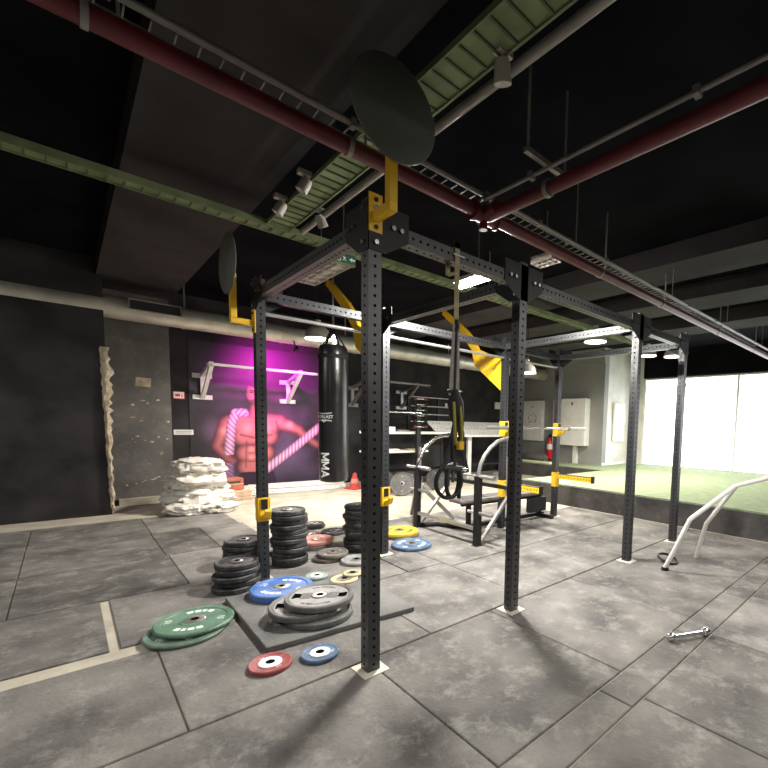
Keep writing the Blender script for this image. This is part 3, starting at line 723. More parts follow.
cb=MB(); cb.bar((2.13,1.455,.19),(2.13,2.565,.19),.05,.035); cb.build('crossbar',M['steel'],be)
fb=MB(); fb.tube([(2.13,2.56,.03),(2.35,2.45,.03),(2.5,2.1,.03),(2.5,1.9,.03),(2.35,1.55,.03),(2.13,1.46,.03)],.028,n=10); fb.build('base_tube',M['black'],be)
cb=MB(); cb.bar((2.64,1.42,.62),(2.64,2.60,.62),.045,.045); cb.build('crossbar',M['black'],be)
rl=MB(); rl.bar((2.5,2.01,.055),(4.0,1.95,.055),.06,.05); rl.bar((2.52,2.01,.08),(2.52,2.01,.36),.05,.05); rl.bar((3.9,1.955,.08),(3.9,1.955,.33),.06,.06); rl.bar((2.4,2.01,.35),(3.95,1.955,.33),.05,.04)
rl.bar((3.95,1.72,.03),(3.95,2.2,.03),.05,.05); rl.build('bench_frame',M['black'],be)
def pad(pts,w,th,name):
    a,b=Vector(pts[0]),Vector(pts[1]); mb=MB(); mb.bar(a,b,w,th); return mb.build(name,M['padvinyl'],be,bevel=.02)
pad([(2.28,2.0,.415),(3.15,1.97,.405)],.29,.06,'bench_pad'); pad([(3.19,1.97,.405),(3.85,1.95,.40)],.30,.06,'seat_pad')
ps=MB(); ps.bbox((3.50,1.78,.14),(3.86,1.86,.34)); ps.build('side_box',M['black'],be)
# crossed steel legs further back
tr=empty('folding_stand',(2.25,2.95,0),'grey splayed steel stand of crossed tubes behind the bench station','stand')
MB().bar((2.50,3.25,.02),(2.36,2.92,.50),.08,.05).build('leg',M['gun'],tr)
MB().bar((2.78,2.62,.02),(2.39,2.90,.50),.08,.05).build('leg',M['gun'],tr)
MB().bar((2.16,2.70,.02),(2.37,2.88,.50),.08,.05).build('leg',M['steel'],tr)
MB().cyl((2.375,2.90,.46),(2.375,2.90,1.05),.018).build('mast',M['steel'],tr)
MB().box((2.375,2.90,.50),(.09,.09,.07)).build('joint_block',M['steel'],tr,bevel=.01)

# ------------------------------------------------------------------ suspension trainer
su=empty('suspension_trainer',(.545,0,2.4),'suspension trainer of beige, grey and yellow-black straps hanging from the front beam','suspension trainer')
s=MB(); s.bar((.545,-.045,1.98),(.545,-.045,2.475),.036,.004); s.bar((.545,.045,2.30),(.545,.045,2.475),.036,.004); s.bar((.545,-.045,2.44+.0),(.545,-.045,2.475),.036,.004); s.bbox((.527,-.047,2.441),(.563,.047,2.445)); s.bbox((.527,-.047,2.30),(.563,.047,2.304)); s.build('anchor_strap',M['strap'],su)
s=MB(); s.bbox((.515,-.052,2.395),(.60,-.044,2.404)); s.build('buckle',M['steel'],su)
for dx in(-.022,.026):
    q=MB(); q.bar((.545+dx*.4,-.045,1.99),(.535+dx,-.045,1.56),.034,.005); q.build('main_strap',M['strapgrey'],su)
c=MB(); c.tube([(.545,-.045,2.02),(.55,-.05,1.98),(.545,-.045,1.95)],.014,n=8); c.bar((.545,-.050,1.94),(.537,-.05,1.57),.012,.012); c.build('tube_core',M['nylon'],su)
bd=MB(); bd.tube([(.48,-.045,1.585),(.52,-.05,1.585),(.56,-.045,1.58),(.60,-.045,1.585)],.010,n=8); bd.tube([(.54,-.045,1.60),(.545,-.05,1.52),(.56,-.05,1.44),(.555,-.05,1.38)],[.02,.05,.045,.02],n=10); bd.build('adjuster_bundle',M['nylon'],su)
for dx in(-.025,.02): MB().tube([(.53+dx,-.085,1.52),(.53+dx*1.2,-.10,1.42),(.545+dx*1.2,-.09,1.32),(.565+dx,-.07,1.26)],.008,n=8,flat=1.2).build('yellow_strap',M['strapyel'],su)
MB().tube([(.585,-.04,1.52),(.60,-.05,1.44),(.595,-.05,1.36),(.615,-.05,1.27),(.60,-.05,1.22)],.016,n=8).build('loose_strap',M['nylon'],su)
MB().box((.575,-.07,1.255),(.035,.03,.05)).build('buckle',M['gyel'],su)
hs=MB()
for a,b in(((.545,-.05,1.42),(.47,-.05,1.11)),((.555,-.05,1.40),(.545,-.05,1.12)),((.555,-.05,1.42),(.66,-.05,1.08))): hs.bar(a,b,.022,.005)
hs.build('handle_strap',M['nylon'],su)
MB().cyl((.455,-.05,1.12),(.60,-.05,1.105),.019).build('handle',M['foam'],su)
MB().cyl((.60,-.05,1.105),(.645,-.05,1.10),.014).build('handle_end',M['chrome'],su)
def ring(c,r,w,h,yaw,name,m):
    cx,cy,cz=c; pts=[(cx+r*w*math.cos(t)*math.cos(yaw),cy+r*w*math.cos(t)*math.sin(yaw),cz+r*h*math.sin(t)) for t in [2*PI*i/32 for i in range(32)]]
    return MB().tube(pts,.0135,n=8,closed=True,flat=1.0).build(name,m,su)
ring((.505,-.05,1.03),.10,1,1,.0,'foot_loop',M['nylon']); ring((.56,-.02,1.03),.105,1,1,.5,'foot_loop',M['nylon']); ring((.63,0,1.01),.095,.6,1,.9,'foot_loop',M['nylon'])

# ------------------------------------------------------------------ punching bag
bx,byy=1.39,3.5
pb=empty('punching_bag',(bx,byy,2.4),'tall black punching bag hanging at the wall mural, white logo and lettering','punching bag')
prof=[(.0005,.56),(.12,.562),(.17,.58),(.186,.62),(.190,.75),(.188,1.3),(.192,1.8),(.186,2.25),(.182,2.33),(.165,2.37),(.10,2.385),(.0005,2.388)]
MB().lathe(prof,n=40,c=(bx,byy,0)).build('body',M['bag'],pb)
MB().lathe([(.189,2.20),(.1925,2.205),(.1915,2.245),(.1885,2.25)],n=40,c=(bx,byy,0)).build('top_band',M['nylon'],pb)
def wrap(body,size,zc,ang,rot=0,bold=0.,flatz=1):
    vs,fs=text_mesh(body,size,.001,bold); mb=MB(); out=[]
    for v in vs:
        X,Y=v.x,v.y
        if rot: X,Y=Y,-X
        a=ang+X/.192; rr_=.1935+v.z
        out.append(Vector((bx+rr_*math.cos(a),byy+rr_*math.sin(a),zc+Y)))
    mb.add(out,fs); return mb
camdir=math.atan2(-2.103-byy,-1.169-bx)
ml=MB()
def stroke_letters(word,hgt,zc,ang):
    G={'M':[((0,0),(0,1)),((0,1),(.4,.25)),((.4,.25),(.8,1)),((.8,1),(.8,0))],'A':[((0,0),(.38,1)),((.38,1),(.76,0)),((.14,.33),(.62,.33))]}
    adv=1.08; tot=len(word)*adv-.28; t=.10
    for k,chh in enumerate(word):
        for (a,b) in G[chh]:
            a=Vector((a[0]+k*adv-tot/2,a[1]-.5)); b=Vector((b[0]+k*adv-tot/2,b[1]-.5)); d=(b-a).normalized(); nn=Vector((-d.y,d.x)); a=a-d*t*.6; b=b+d*t*.6
            n=6; vs=[]
            for i in range(n+1):
                p=a+(b-a)*i/n
                for sg in(-1,1):
                    q=(p+nn*t*sg)*hgt; X,Y=q.y,-q.x
                    aa=ang+X/.192; vs.append((bx+.1945*math.cos(aa),byy+.1945*math.sin(aa),zc+Y))
            ml.add(vs,[(2*i,2*i+2,2*i+3,2*i+1) for i in range(n)])
stroke_letters('MMA',.105,.80,camdir-.60)
ml.build('lettering',M['ink'],pb)
lg=wrap('EVERLAST',.056,1.435,camdir-.66,bold=.001)
for zz,wd in((1.478,.21),(1.395,.21)):
    n=10
    vs=[]
    for i in range(n+1):
        a=camdir-.66+(i/n-.5)*wd/.192
        cc=.012*(abs(i/n-.5)*2)**2*(1 if zz>1.43 else -1)
        for dz in(-.006,.006): vs.append((bx+.1945*math.cos(a),byy+.1945*math.sin(a),zz+dz+cc))
    lg.add(vs,[(2*i,2*i+2,2*i+3,2*i+1) for i in range(n)])
vs=[(bx+.1945*math.cos(camdir-.66+q/.192),byy+.1945*math.sin(camdir-.66+q/.192),z) for q,z in((-.05,1.392),(0,1.362),(.05,1.392),(0,1.386))]
lg.add(vs,[(0,1,2,3)]); lg.build('logo',M['ink'],pb)
for k in range(4):
    a=k*PI/2+.6; MB().bar((bx+.165*math.cos(a),byy+.165*math.sin(a),2.365),(bx,byy,2.62),.03,.006).build('hanging_strap',M['nylon'],pb)
MB().cyl((bx,byy,2.60),(bx,byy,2.66),.02).build('swivel',M['steel'],pb)
ch=MB()
for k in range(21):
    z=2.67+k*.04; pts=[(bx+(.011*math.cos(t) if k%2 else 0),byy+(0 if k%2 else .011*math.cos(t)),z+.024*math.sin(t)) for t in [2*PI*i/10 for i in range(10)]]
    ch.tube(pts,.004,n=5,closed=True)
ch.build('chain',M['steel'],pb)

# ------------------------------------------------------------------ wall-mounted pull-up bars
def pullup(x0,x1,label,zb=1.75,yw=7.085,m=None):
    m=m or M['white']
    t=empty('wall_pull_up_bar',((x0+x1)/2,yw,2.0),label,'pull-up bar','wall mounted pull-up bars')
    for x in(x0,x1):
        MB().bbox((x-.15,yw-.03,zb-.04),(x+.15,yw,zb+.04)).build('wall_plate',m,t); MB().bbox((x-.15,yw-.03,zb+.34),(x+.15,yw,zb+.42)).build('wall_plate',m,t)
        a=MB(); a.bar((x,yw-.03,zb),(x,6.36,2.26),.06,.05); a.bar((x,yw-.03,zb+.38),(x,6.36,2.30),.06,.05); a.bar((x,yw-.045,zb),(x,yw-.045,zb+.40),.07,.03); a.build('support_arm',m,t)
    l=MB()
    xa,xb=x0-.05,x1+.32; 
    l.tube([(xa,6.42,2.28),(xa,6.32,2.28),(xa+.05,6.28,2.28),(xb-.05,6.28,2.28),(xb,6.33,2.28),(xb,6.38,2.28),(xb-.05,6.42,2.28),(xa+.05,6.42,2.28)],.017,n=8,closed=True)
    l.build('grip_loop',m,t)
pullup(.60,2.06,'white wall mounted pull-up bar above the magenta lit mural')
pullup(3.45,4.75,'dark grey wall mounted pull-up bar right of the punching bag',m=M['gun'])

# ------------------------------------------------------------------ signs on the walls
def sign(name,lo,hi,m,label,cat='sign',inner=None):
    t=empty(name,[(a+b)/2 for a,b in zip(lo,hi)],label,cat)
    MB().bbox(lo,hi).build('panel',m,t)
    if inner: inner(t,lo,hi)
    return t
def redsym(t,lo,hi):
    y=lo[1]-.001; b=MB(); w=.012
    b.bbox((lo[0],y-.002,lo[2]),(hi[0],y,lo[2]+w)); b.bbox((lo[0],y-.002,hi[2]-w),(hi[0],y,hi[2])); b.bbox((lo[0],y-.002,lo[2]),(lo[0]+w,y,hi[2])); b.bbox((hi[0]-w,y-.002,lo[2]),(hi[0],y,hi[2]))
    b.bbox((lo[0]+.03,y-.002,lo[2]+.04),(lo[0]+.10,y,hi[2]-.04)); b.bbox((lo[0]+.12,y-.002,lo[2]+.03),(lo[0]+.135,y,hi[2]-.05)); b.build('symbol',M['redgloss'],t)
sign('fire_sign',(.17,7.08,1.70),(.34,7.095,1.83),M['white'],'small square red and white fire sign left of the pull-up bar',inner=redsym)
def lines(t,lo,hi):
    b=MB()
    for k in range(2): b.bbox((lo[0]+.03,lo[1]-.003,lo[2]+.028+k*.03),(hi[0]-.03,lo[1]-.001,lo[2]+.036+k*.03))
    b.build('lettering',M['inkdark'],t)
sign('wall_label',(.165,7.08,1.075),(.45,7.095,1.165),M['white'],'narrow white wall label above the white sacks',inner=lines)
sign('wall_label',(6.15,7.08,1.80),(6.62,7.095,1.93),M['white'],'white wall label above the white dumbbell rack',inner=lines)
sign('wall_label',(8.05,7.05,1.86),(8.33,7.095,2.06),M['white'],'small white square notice on dark wall beside the rear upright')

# ------------------------------------------------------------------ sacks, boxes, rails, cone
def sack(loc,size,label,seed,rz=0):
    n,m_=72,40; vs=[]; mb=MB()
    for j in range(m_+1):
        ph=-PI/2+PI*j/m_
        for i in range(n):
            a=2*PI*i/n; cx,cy,cz=math.cos(ph)*math.cos(a),math.cos(ph)*math.sin(a),math.sin(ph)
            e=.8; sx=math.copysign(abs(cx)**e,cx); sy=math.copysign(abs(cy)**e,cy); sz=math.copysign(abs(cz)**.8,cz)
            p=Vector((cx*2.2,cy*2.2,cz*2.2+seed*3)); k=1+.16*noise.fractal(p*.9,1,2,2)*1.7-.34*abs(noise.noise(p*1.0+Vector((7,3,1))))-.10*abs(noise.noise(Vector((p.x*2.6,p.y*2.6,p.z*1.2))))+.18
            v=Matrix.Rotation(rz,3,'Z')@Vector((sx*size[0]/2*k,sy*size[1]/2*k,sz*size[2]/2*(1+.5*(k-1))))
            vs.append(Vector(loc)+v+Vector((0,0,size[2]/2)))
    mb.add(vs,[(j*n+i,j*n+(i+1)%n,(j+1)*n+(i+1)%n,(j+1)*n+i) for j in range(m_) for i in range(n)],0,True)
    o=mb.build('sack',M['fabric'],None,org=loc); return tag(o,label,'sack','white sacks piled against the wall')
sack((.26,5.74,-.02),(.80,.84,.36),'large white sack at the bottom of the crumpled pile by the slab wall',1,.3)
sack((.0,5.30,-.02),(.46,.36,.17),'slumped white sack lying in front of the pile, spilling to the left',2,-.6)
sack((.24,5.80,.25),(.70,.66,.32),'white sack in the middle of the crumpled pile',3,.1)
sack((.27,5.82,.48),(.62,.56,.28),'white sack on top of the crumpled pile',5,.2)
sack((.42,5.32,-.02),(.50,.42,.15),'limp white sack lying in front of the pile at the right',6,.5)
gx,gy=.84,6.25
for k in range(3):
    for q in range(1):
        tag(MB().box((gx+.02+.02*math.sin(k*5),gy,.0+.028+k*.056+FZ),(.46,.40,.052),rz=.1+.03*k).build('slab',M['slab'],None,org=(gx,gy,k*.056),bevel=.006),'tan slab, %s of the short stack beside the white sacks'%(['bottommost','middle','topmost'][k]),'slab','tan slabs beside the sacks')
t=empty('cardboard_box',(gx-.02,gy,.16),'reddish brown box with dark print on the tan slabs','box')
MB().box((gx-.02,gy,.163+.10),(.30,.26,.20),rz=.12).build('carton',M['redbox'],t,bevel=.004)
MB().box((gx-.02+.016,gy-.133,.30),(.20,.003,.035),rz=.12).build('lettering',M['inkdark'],t)
MB().box((gx-.02,gy,.265),(.305,.265,.012),rz=.12).build('tape',M['slab'],t)
rr=random.Random(9)
for k in range(5):
    x0,x1=[(1.05,2.95),(1.12,3.0),(1.08,2.8),(1.2,3.0),(1.1,2.85)][k]
    yy=6.62-.085*(k%3)-.02*(k//3); zz=FZ+.045+(.09 if k>=3 else 0)
    m_=MB(); a=Vector((x0,yy+.05,zz)); b=Vector((x1,yy-.05,zz)); perf(m_,a,b,(0,0,1),w=.075,step=.1)
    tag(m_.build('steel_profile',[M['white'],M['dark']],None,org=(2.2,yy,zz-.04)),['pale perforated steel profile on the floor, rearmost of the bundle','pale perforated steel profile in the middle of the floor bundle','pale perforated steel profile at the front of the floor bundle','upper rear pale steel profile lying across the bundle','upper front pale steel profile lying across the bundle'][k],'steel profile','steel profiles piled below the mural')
cn=empty('traffic_cone',(3.05,6.15,FZ),'small orange-red cone on the floor right below the punching bag','cone')
MB().box((3.05,6.15,FZ+.015),(.30,.30,.03),rz=.4).build('base',M['orange'],cn,bevel=.01)
MB().lathe([(.11,.03),(.07,.17),(.035,.33),(.001,.335)],n=24,c=(3.05,6.15,FZ)).build('cone',M['orange'],cn)
MB().lathe([(.0865,.125),(.0745,.175),(.0625,.215),(.0605,.215)],n=24,c=(3.05,6.15,FZ)).build('band',M['pink'],cn)

# ------------------------------------------------------------------ plates leaning beyond the stack
def lean(proto,loc,ax,label,group='plates leaning at the storage rack'):
    o=put(proto,loc,label,group,rz=0); 
    q=Vector(ax).normalized().to_track_quat('Z','Y'); o.rotation_mode='QUATERNION'; o.rotation_quaternion=q; return o
P_lg=plate_proto('weight_plate',.225,.045,M['grip'],'iron',num='20')
lean(P_lg,(3.37,4.87,.213),(-.62,-.75,.24),'large pale grey plate leaning against the storage rack, front of its row')
P_bl=plate_proto('weight_plate',.215,.045,M['rubber'],'iron',num='20')
lean(P_bl,(3.20,5.18,.203),(-.66,-.72,.22),'large black plate leaning behind the large pale grey one')
lean(P_bl,(3.72,5.05,.203),(-.55,-.8,.22),'large black plate leaning right of the large pale grey one')
lean(P_bl,(4.35,5.10,.203),(-.45,-.85,.22),'black plate leaning at the foot of the black storage post')

# ------------------------------------------------------------------ storage rack with shelves
sr=empty('storage_rack',(4.3,5.9,0),'dark storage rack with two pale shelves against the back wall','rack')
for x in(3.25,5.35):
    for y in(5.75,6.2): MB().bar((x,y,FZ),(x,y,1.16),.05,.05).build('leg',M['black'],sr)
MB().bbox((3.2,5.72,1.14),(5.4,6.24,1.19)).build('shelf',M['white'],sr)
MB().bbox((3.2,5.72,.74),(4.6,6.24,.78)).build('shelf',M['white'],sr)
MB().bbox((3.2,5.75,.30),(5.4,6.2,.34)).build('shelf',M['black'],sr)
MB().bbox((3.25,6.19,.34),(5.35,6.2,1.14)).build('back_panel',M['wallblack'],sr)
MB().bar((4.29,5.68,FZ),(4.29,5.68,1.80),.10,.06).build('centre_post',M['black'],sr)
# small ladder rack on the shelf with its coloured end caps
lr=empty('wall_bar_rack',(4.8,6.5,1.2),'dark ladder frame with steel rungs standing behind the storage rack','rack')
for x in(4.05,4.75,5.65): MB().bar((x,6.75,FZ),(x,6.75,2.05),.06,.06).build('post',M['black'],lr)
for z in(1.42,1.60,1.80,2.02): MB().cyl((4.78,6.70,z),(5.95,6.70,z),.014).build('rung',M['steel'],lr)
for z in(1.35,1.55,1.78): MB().cyl((4.05,6.70,z),(4.75,6.70,z),.012).build('rung',M['black'],lr)
MB().cyl((3.45,5.70,1.60),(4.32,5.60,1.60),.018).build('rung',M['chrome'],lr)
for k in range(6):
    z=1.30+.12*k
    d=empty('dumbbell',(4.16,5.9,z),['small dumbbell, bottommost on the black storage post','small dumbbell, second from bottom on the black storage post','small dumbbell, third from bottom on the black storage post','small dumbbell, third from top on the black storage post','small dumbbell, second from top on the black storage post','small dumbbell with red end, topmost on the black storage post'][k],'dumbbell','dumbbells on the storage post')
    MB().cyl((4.12,5.60,z),(4.46,5.60,z),.012).build('handle',M['chrome'],d)
    for x in(4.12,4.40): MB().cyl((x,5.60,z),(x+.06,5.60,z),.035,n=10).build('head',M['redpipe'] if k in(5,0) else M['black'],d)
tag(MB().box((3.62,5.95,1.24),(.42,.2,.10)).build('storage_box',M['white'],None,org=(3.62,5.95,1.19),bevel=.01),'white box on the top shelf of the storage rack','box')
tag(MB().box((4.0,5.85,1.21),(.25,.16,.035)).build('folded_towel',M['gripface'],None,org=(4.0,5.85,1.19),bevel=.01),'folded grey towel on the top storage shelf','towel')
tag(MB().box((3.75,5.9,.80),(.35,.16,.03)).build('folded_towel',M['white'],None,org=(3.75,5.9,.78),bevel=.01),'folded white towel on the lower storage shelf','towel')
tag(MB().box((4.25,5.85,.797),(.22,.14,.028)).build('folded_towel',M['tan'],None,org=(4.25,5.85,.78),bevel=.01),'folded pale yellow towel on the lower storage shelf','towel')

# ------------------------------------------------------------------ white dumbbell rack with sloping punched top
dr=empty('dumbbell_rack',(6.2,6.2,0),'white steel rack with a sloping punched top shelf behind the bench','rack')
tp=MB(); 
y0,z0_,y1,z1_=5.78,1.10,6.32,1.44; nxx=26
for i in range(nxx):
    xa=4.95+i*.10; 
    for j in range(3):
        f0,f1=j/3,(j+1)/3
        P=lambda x,f: Vector((x,y0+(y1-y0)*f,z0_+(z1_-z0_)*f))
        cs=[P(xa,f0),P(xa+.1,f0),P(xa+.1,f1),P(xa,f1)]
        ho=[P(xa+.03,f0+.10),P(xa+.055,f0+.10),P(xa+.075,f1-.10),P(xa+.05,f1-.10)]
        tp.add(cs+ho,[(0,1,5,4),(1,2,6,5),(2,3,7,6),(3,0,4,7)])
        dn=Vector((0,.02,-.03)); tp.add(ho+[h+dn for h in ho],[(0,4,5,1),(1,5,6,2),(2,6,7,3),(3,7,4,0)]); tp.add([h+dn for h in ho],[(0,1,2,3)],1)
tp.bbox((4.95,5.765,1.07),(7.55,5.785,1.11))
tp.build('top_shelf',[M['white'],M['black']],dr)
for x in(6.07,7.4): MB().bar((x,6.0,FZ),(x,6.0,1.20),.12,.06).build('leg',M['white'],dr)
for x in(6.07,7.4): MB().bar((x,5.7,FZ+.03),(x,6.4,FZ+.03),.08,.05).build('foot',M['white'],dr)
MB().bar((6.07,6.0,.35),(7.4,6.0,.35),.05,.05).build('brace',M['black'],dr)

# ------------------------------------------------------------------ right-hand wall: cabinets, radiator, extinguisher, rolls
c1=empty('wall_cabinet',(9.0,6.37,1.5),'white wall cabinet with dotted print on the grey wall behind the black upright','cabinet')
MB().bbox((8.98,6.0,.93),(9.1,6.76,2.14)).build('body',M['white'],c1,bevel=.006)
dd=MB()
for k in range(14):
    a=k*2*PI/14; dd.box((8.978,6.38+.16*math.cos(a),1.62+.13*math.sin(a)*(.6 if k%2 else 1)),(.004,.03,.03))
for a,b in((6.25,1.5),(6.5,1.5),(6.38,1.95)): dd.box((8.978,a,b),(.004,.04,.04))
dd.build('print',M['grip'],c1)
c2=empty('wall_cabinet',(9.0,5.0,1.5),'large white wall cabinet with its door ajar, right of the far upright','cabinet')
MB().bbox((8.86,4.42,.86),(9.1,5.22,2.16)).build('body',M['white'],c2,bevel=.006)
MB().bbox((8.94,5.26,.88),(8.97,5.56,2.14)).build('door',M['white'],c2)
MB().box((8.855,4.85,2.02),(.01,.06,.08)).build('lock',M['grip'],c2)
MB().bbox((8.99,4.75,.35),(9.09,4.87,.86)).build('riser_box',M['white'],c2)
rd=empty('radiator',(9.85,3.95,1.5),'tall narrow white radiator panel on the pale worn wall','radiator')
MB().bbox((9.57,3.93,1.0),(10.12,3.985,2.06)).build('panel',M['white'],rd,bevel=.01)
MB().bbox((9.6,3.925,1.03),(10.09,3.93,2.03)).build('face',M['white'],rd)
fe=empty('fire_extinguisher',(8.98,5.68,.35),'red fire extinguisher hanging on the grey wall beside the far upright','fire extinguisher')
MB().lathe([(.001,.40),(.085,.41),(.095,.44),(.095,.92),(.08,.98),(.04,1.02),(.03,1.06),(.001,1.06)],n=24,c=(9.0,5.68,0)).build('cylinder',M['redgloss'],fe)
MB().lathe([(.0955,.70),(.0965,.70),(.0965,.86),(.0955,.86)],n=24,c=(9.0,5.68,0)).build('label_band',M['white'],fe)
hd=MB(); hd.box((8.98,5.68,1.09),(.05,.05,.06)); hd.bar((8.98,5.68,1.12),(8.90,5.60,1.17),.02,.02); hd.build('valve',M['black'],fe)
MB().tube([(8.98,5.72,1.08),(8.95,5.80,1.02),(8.93,5.81,.8),(8.93,5.79,.6)],.012,n=8).build('hose',M['black'],fe)
tag(MB().lathe([(.02,-.42),(.10,-.42),(.11,-.40),(.11,.40),(.10,.42),(.02,.42)],n=24,c=(8.5,5.85,.46),ax=(0,1,0)).build('rolled_mat',M['grip'],None,org=(8.5,5.85,.35)),'grey rolled exercise mat lying on the turf by the grey wall','rolled mat')
tag(MB().bbox((8.12,5.0,.35),(8.30,6.3,.40)).build('foam_block',mat('pale_green_foam',(.62,.66,.45),.8),None,org=(8.2,5.6,.35),bevel=.01),'long pale green foam block lying on the turf before the rolled mat','foam block')

# equipment at the right edge
wm=empty('white_exercise_frame',(3.2,-.5,0),'white tubular exercise machine with a black ring at the right edge','exercise machine')
MB().tube([(2.975,-.40,.03),(2.95,-.48,.20),(3.0,-.60,.54)],.022,n=10).build('front_leg',M['rope_white'],wm)
MB().cyl((2.975,-.40,.0),(2.975,-.40,.03),.035).build('foot',M['black'],wm)
pts=[(3.25+.11*math.cos(t),-.31+.09*math.sin(t),.035+.03*math.sin(t)) for t in [2*PI*i/28 for i in range(28)]]
MB().tube(pts,.013,n=8,closed=True).build('ring',M['black'],wm)
MB().tube([(3.0,-.60,.54),(3.40,-.85,.85),(3.9,-1.1,.95)],.022,n=10).build('top_rail',M['rope_white'],wm)
MB().tube([(3.9,-1.1,.95),(4.0,-1.25,.4),(4.05,-1.3,.0)],.022,n=10).build('rear_leg',M['rope_white'],wm)
MB().tube([(3.45,-.85,.85),(3.6,-.55,.4),(3.65,-.45,.0)],.022,n=10).build('side_leg',M['rope_white'],wm)
db=empty('dumbbell',(1.68,-1.07,0),'chrome-ended dumbbell on the mats at the right edge of the photo','dumbbell')
MB().cyl((1.60,-1.03,.03),(1.85,-1.16,.03),.014).build('handle',M['chrome'],db)
for q in((1.60,-1.03),(1.85,-1.16)):
    MB().lathe([(.001,-.028),(.022,-.024),(.03,-.012),(.03,.012),(.022,.024),(.001,.028)],n=18,c=(q[0],q[1],.03),ax=(.89,-.46,0)).build('head',M['chrome'],db)

# ------------------------------------------------------------------ services under the ceiling
dk=empty('ventilation_duct',(1.5,6.05,2.9),'round galvanised ventilation duct running along the back wall','duct')
dm=MB(); dm.cyl((XL,6.05,2.90),(9.05,6.05,2.90),.155,n=32); dm.build('tube',M['galv'],dk)
for x in [-4.2,-3,-1.8,.18,1.6,3.0,4.4,5.8,7.2,8.6]: MB().cyl((x-.015,6.05,2.90),(x+.015,6.05,2.90),.163,n=32).build('seam_band',M['galv'],dk)
for x in (-2.0,.2,2.8,5.4,8.0): MB().bar((x,6.05,3.06),(x,6.05,ZC),.02,.006).build('hanger',M['steel'],dk)
vg=MB(); vg.box((-.17,5.90,2.955),(.58,.02,.17),rot=Matrix.Rotation(-.35,3,'X')); vg.build('vent_grille',[mat('dark_grille',(.05,.045,.045),.6)],dk)
vf=MB(); R_=Matrix.Rotation(-.35,3,'X')
for dx,dz,sx_,sz_ in((0,.08,.62,.014),(0,-.08,.62,.014),(-.30,0,.014,.16),(.30,0,.014,.16)):
    vf.box(Vector((-.17,5.89,2.955))+R_@Vector((dx,0,dz)),(sx_,.02,sz_),rot=R_)
vf.build('grille_frame',M['galv'],dk)
rp=empty('sprinkler_main',(1,.28,2.9),'thick red sprinkler main pipe running the length of the ceiling','pipe')
PX0,PX1=XL,10.2
MB().cyl((PX0,.25,2.90),(PX1,.25,2.90),.044,n=20).build('pipe',M['redpipe'],rp)
for x in(-1.06,-.0,2.6,4.0,6.0,8.0):
    MB().cyl((x-.012,.25,2.90),(x+.012,.25,2.90),.050,n=20).build('coupling',M['greypipe'],rp)
    MB().bar((x+.1,.25,2.95),(x+.1,.25,ZC),.012,.012).build('hanger_rod',M['greypipe'],rp)
br=empty('sprinkler_branch',(1.0,.1,2.9),'red sprinkler branch pipe leaving the main towards the right foreground','pipe')
MB().cyl((1.03,.19,2.87),(1.03,YN,2.87),.042,n=20).build('pipe',M['redpipe'],br)
fj=MB(); fj.cyl((1.03,.30,2.895),(1.03,.10,2.895),.058,n=20); fj.cyl((.93,.25,2.895),(1.15,.25,2.895),.060,n=20); fj.cyl((1.03,.25,2.86),(1.03,.25,2.79),.03,n=12); fj.build('tee_fitting',M['redpipe'],br)
for s_ in(.93,1.15): MB().cyl((s_-.012,.25,2.895),(s_+.012,.25,2.895),.068,n=20).build('flange',M['redpipe'],br)
MB().cyl((1.03,-.32,2.87),(1.03,-.35,2.87),.052,n=20).build('clamp',M['greypipe'],br)
MB().bar((.78,-.36,2.985),(1.18,-.36,2.985),.03,.03).build('hanger_channel',M['greypipe'],br)
for x in(.80,1.16): MB().bar((x,-.36,3.0),(x,-.36,ZC),.012,.012).build('hanger_rod',M['greypipe'],br)
cdp=empty('conduit',(1,.30,3.0),'thin pale conduit running just above the red main pipe','pipe','thin ceiling conduits')
MB().cyl((PX0,.205,3.00),(PX1,.205,3.00),.017,n=12).build('pipe',M['greypipe'],cdp)
for k in range(14): MB().box((-4+k*1.0,.205,3.00),(.03,.045,.045)).build('clip',M['greypipe'],cdp)
cdp=empty('conduit',(1,.16,3.0),'thin pale conduit on the near side of the red main','pipe','thin ceiling conduits')
MB().cyl((1.2,.12,2.955),(PX1,.12,2.955),.013,n=10).build('pipe',M['greypipe'],cdp)
for k in range(8): MB().box((1.5+k*1.0,.12,2.955),(.03,.04,.035)).build('clip',M['greypipe'],cdp)
for k in range(4): MB().bar((2.0+k*2.0,.12,2.96),(2.0+k*2.0,.12,ZC),.008,.008).build('hanger_rod',M['greypipe'],cdp)
cdp=empty('conduit',(1,-2,3.0),'thin pale conduit beside the red branch pipe','pipe','thin ceiling conduits')
MB().cyl((.965,.18,2.95),(.965,YN,2.95),.013,n=10).build('pipe',M['greypipe'],cdp)
for k in range(5): MB().box((.965,-.25-k*1.0,2.95),(.05,.03,.04)).build('clip',M['greypipe'],cdp)
ct=empty('wire_tray',(3,.23,3.03),'narrow wire tray of cross rods along the red main pipe','cable tray')
MB().cyl((PX0,.295,2.985),(PX1,.295,2.985),.006,n=6).build('side_rail',M['greypipe'],ct)
q=MB()
for k in range(110): x=-1.2+k*.085; q.bar((x,.222,2.985),(x,.295,2.985),.006,.006)
q.build('rungs',M['greypipe'],ct)['kind']='stuff'
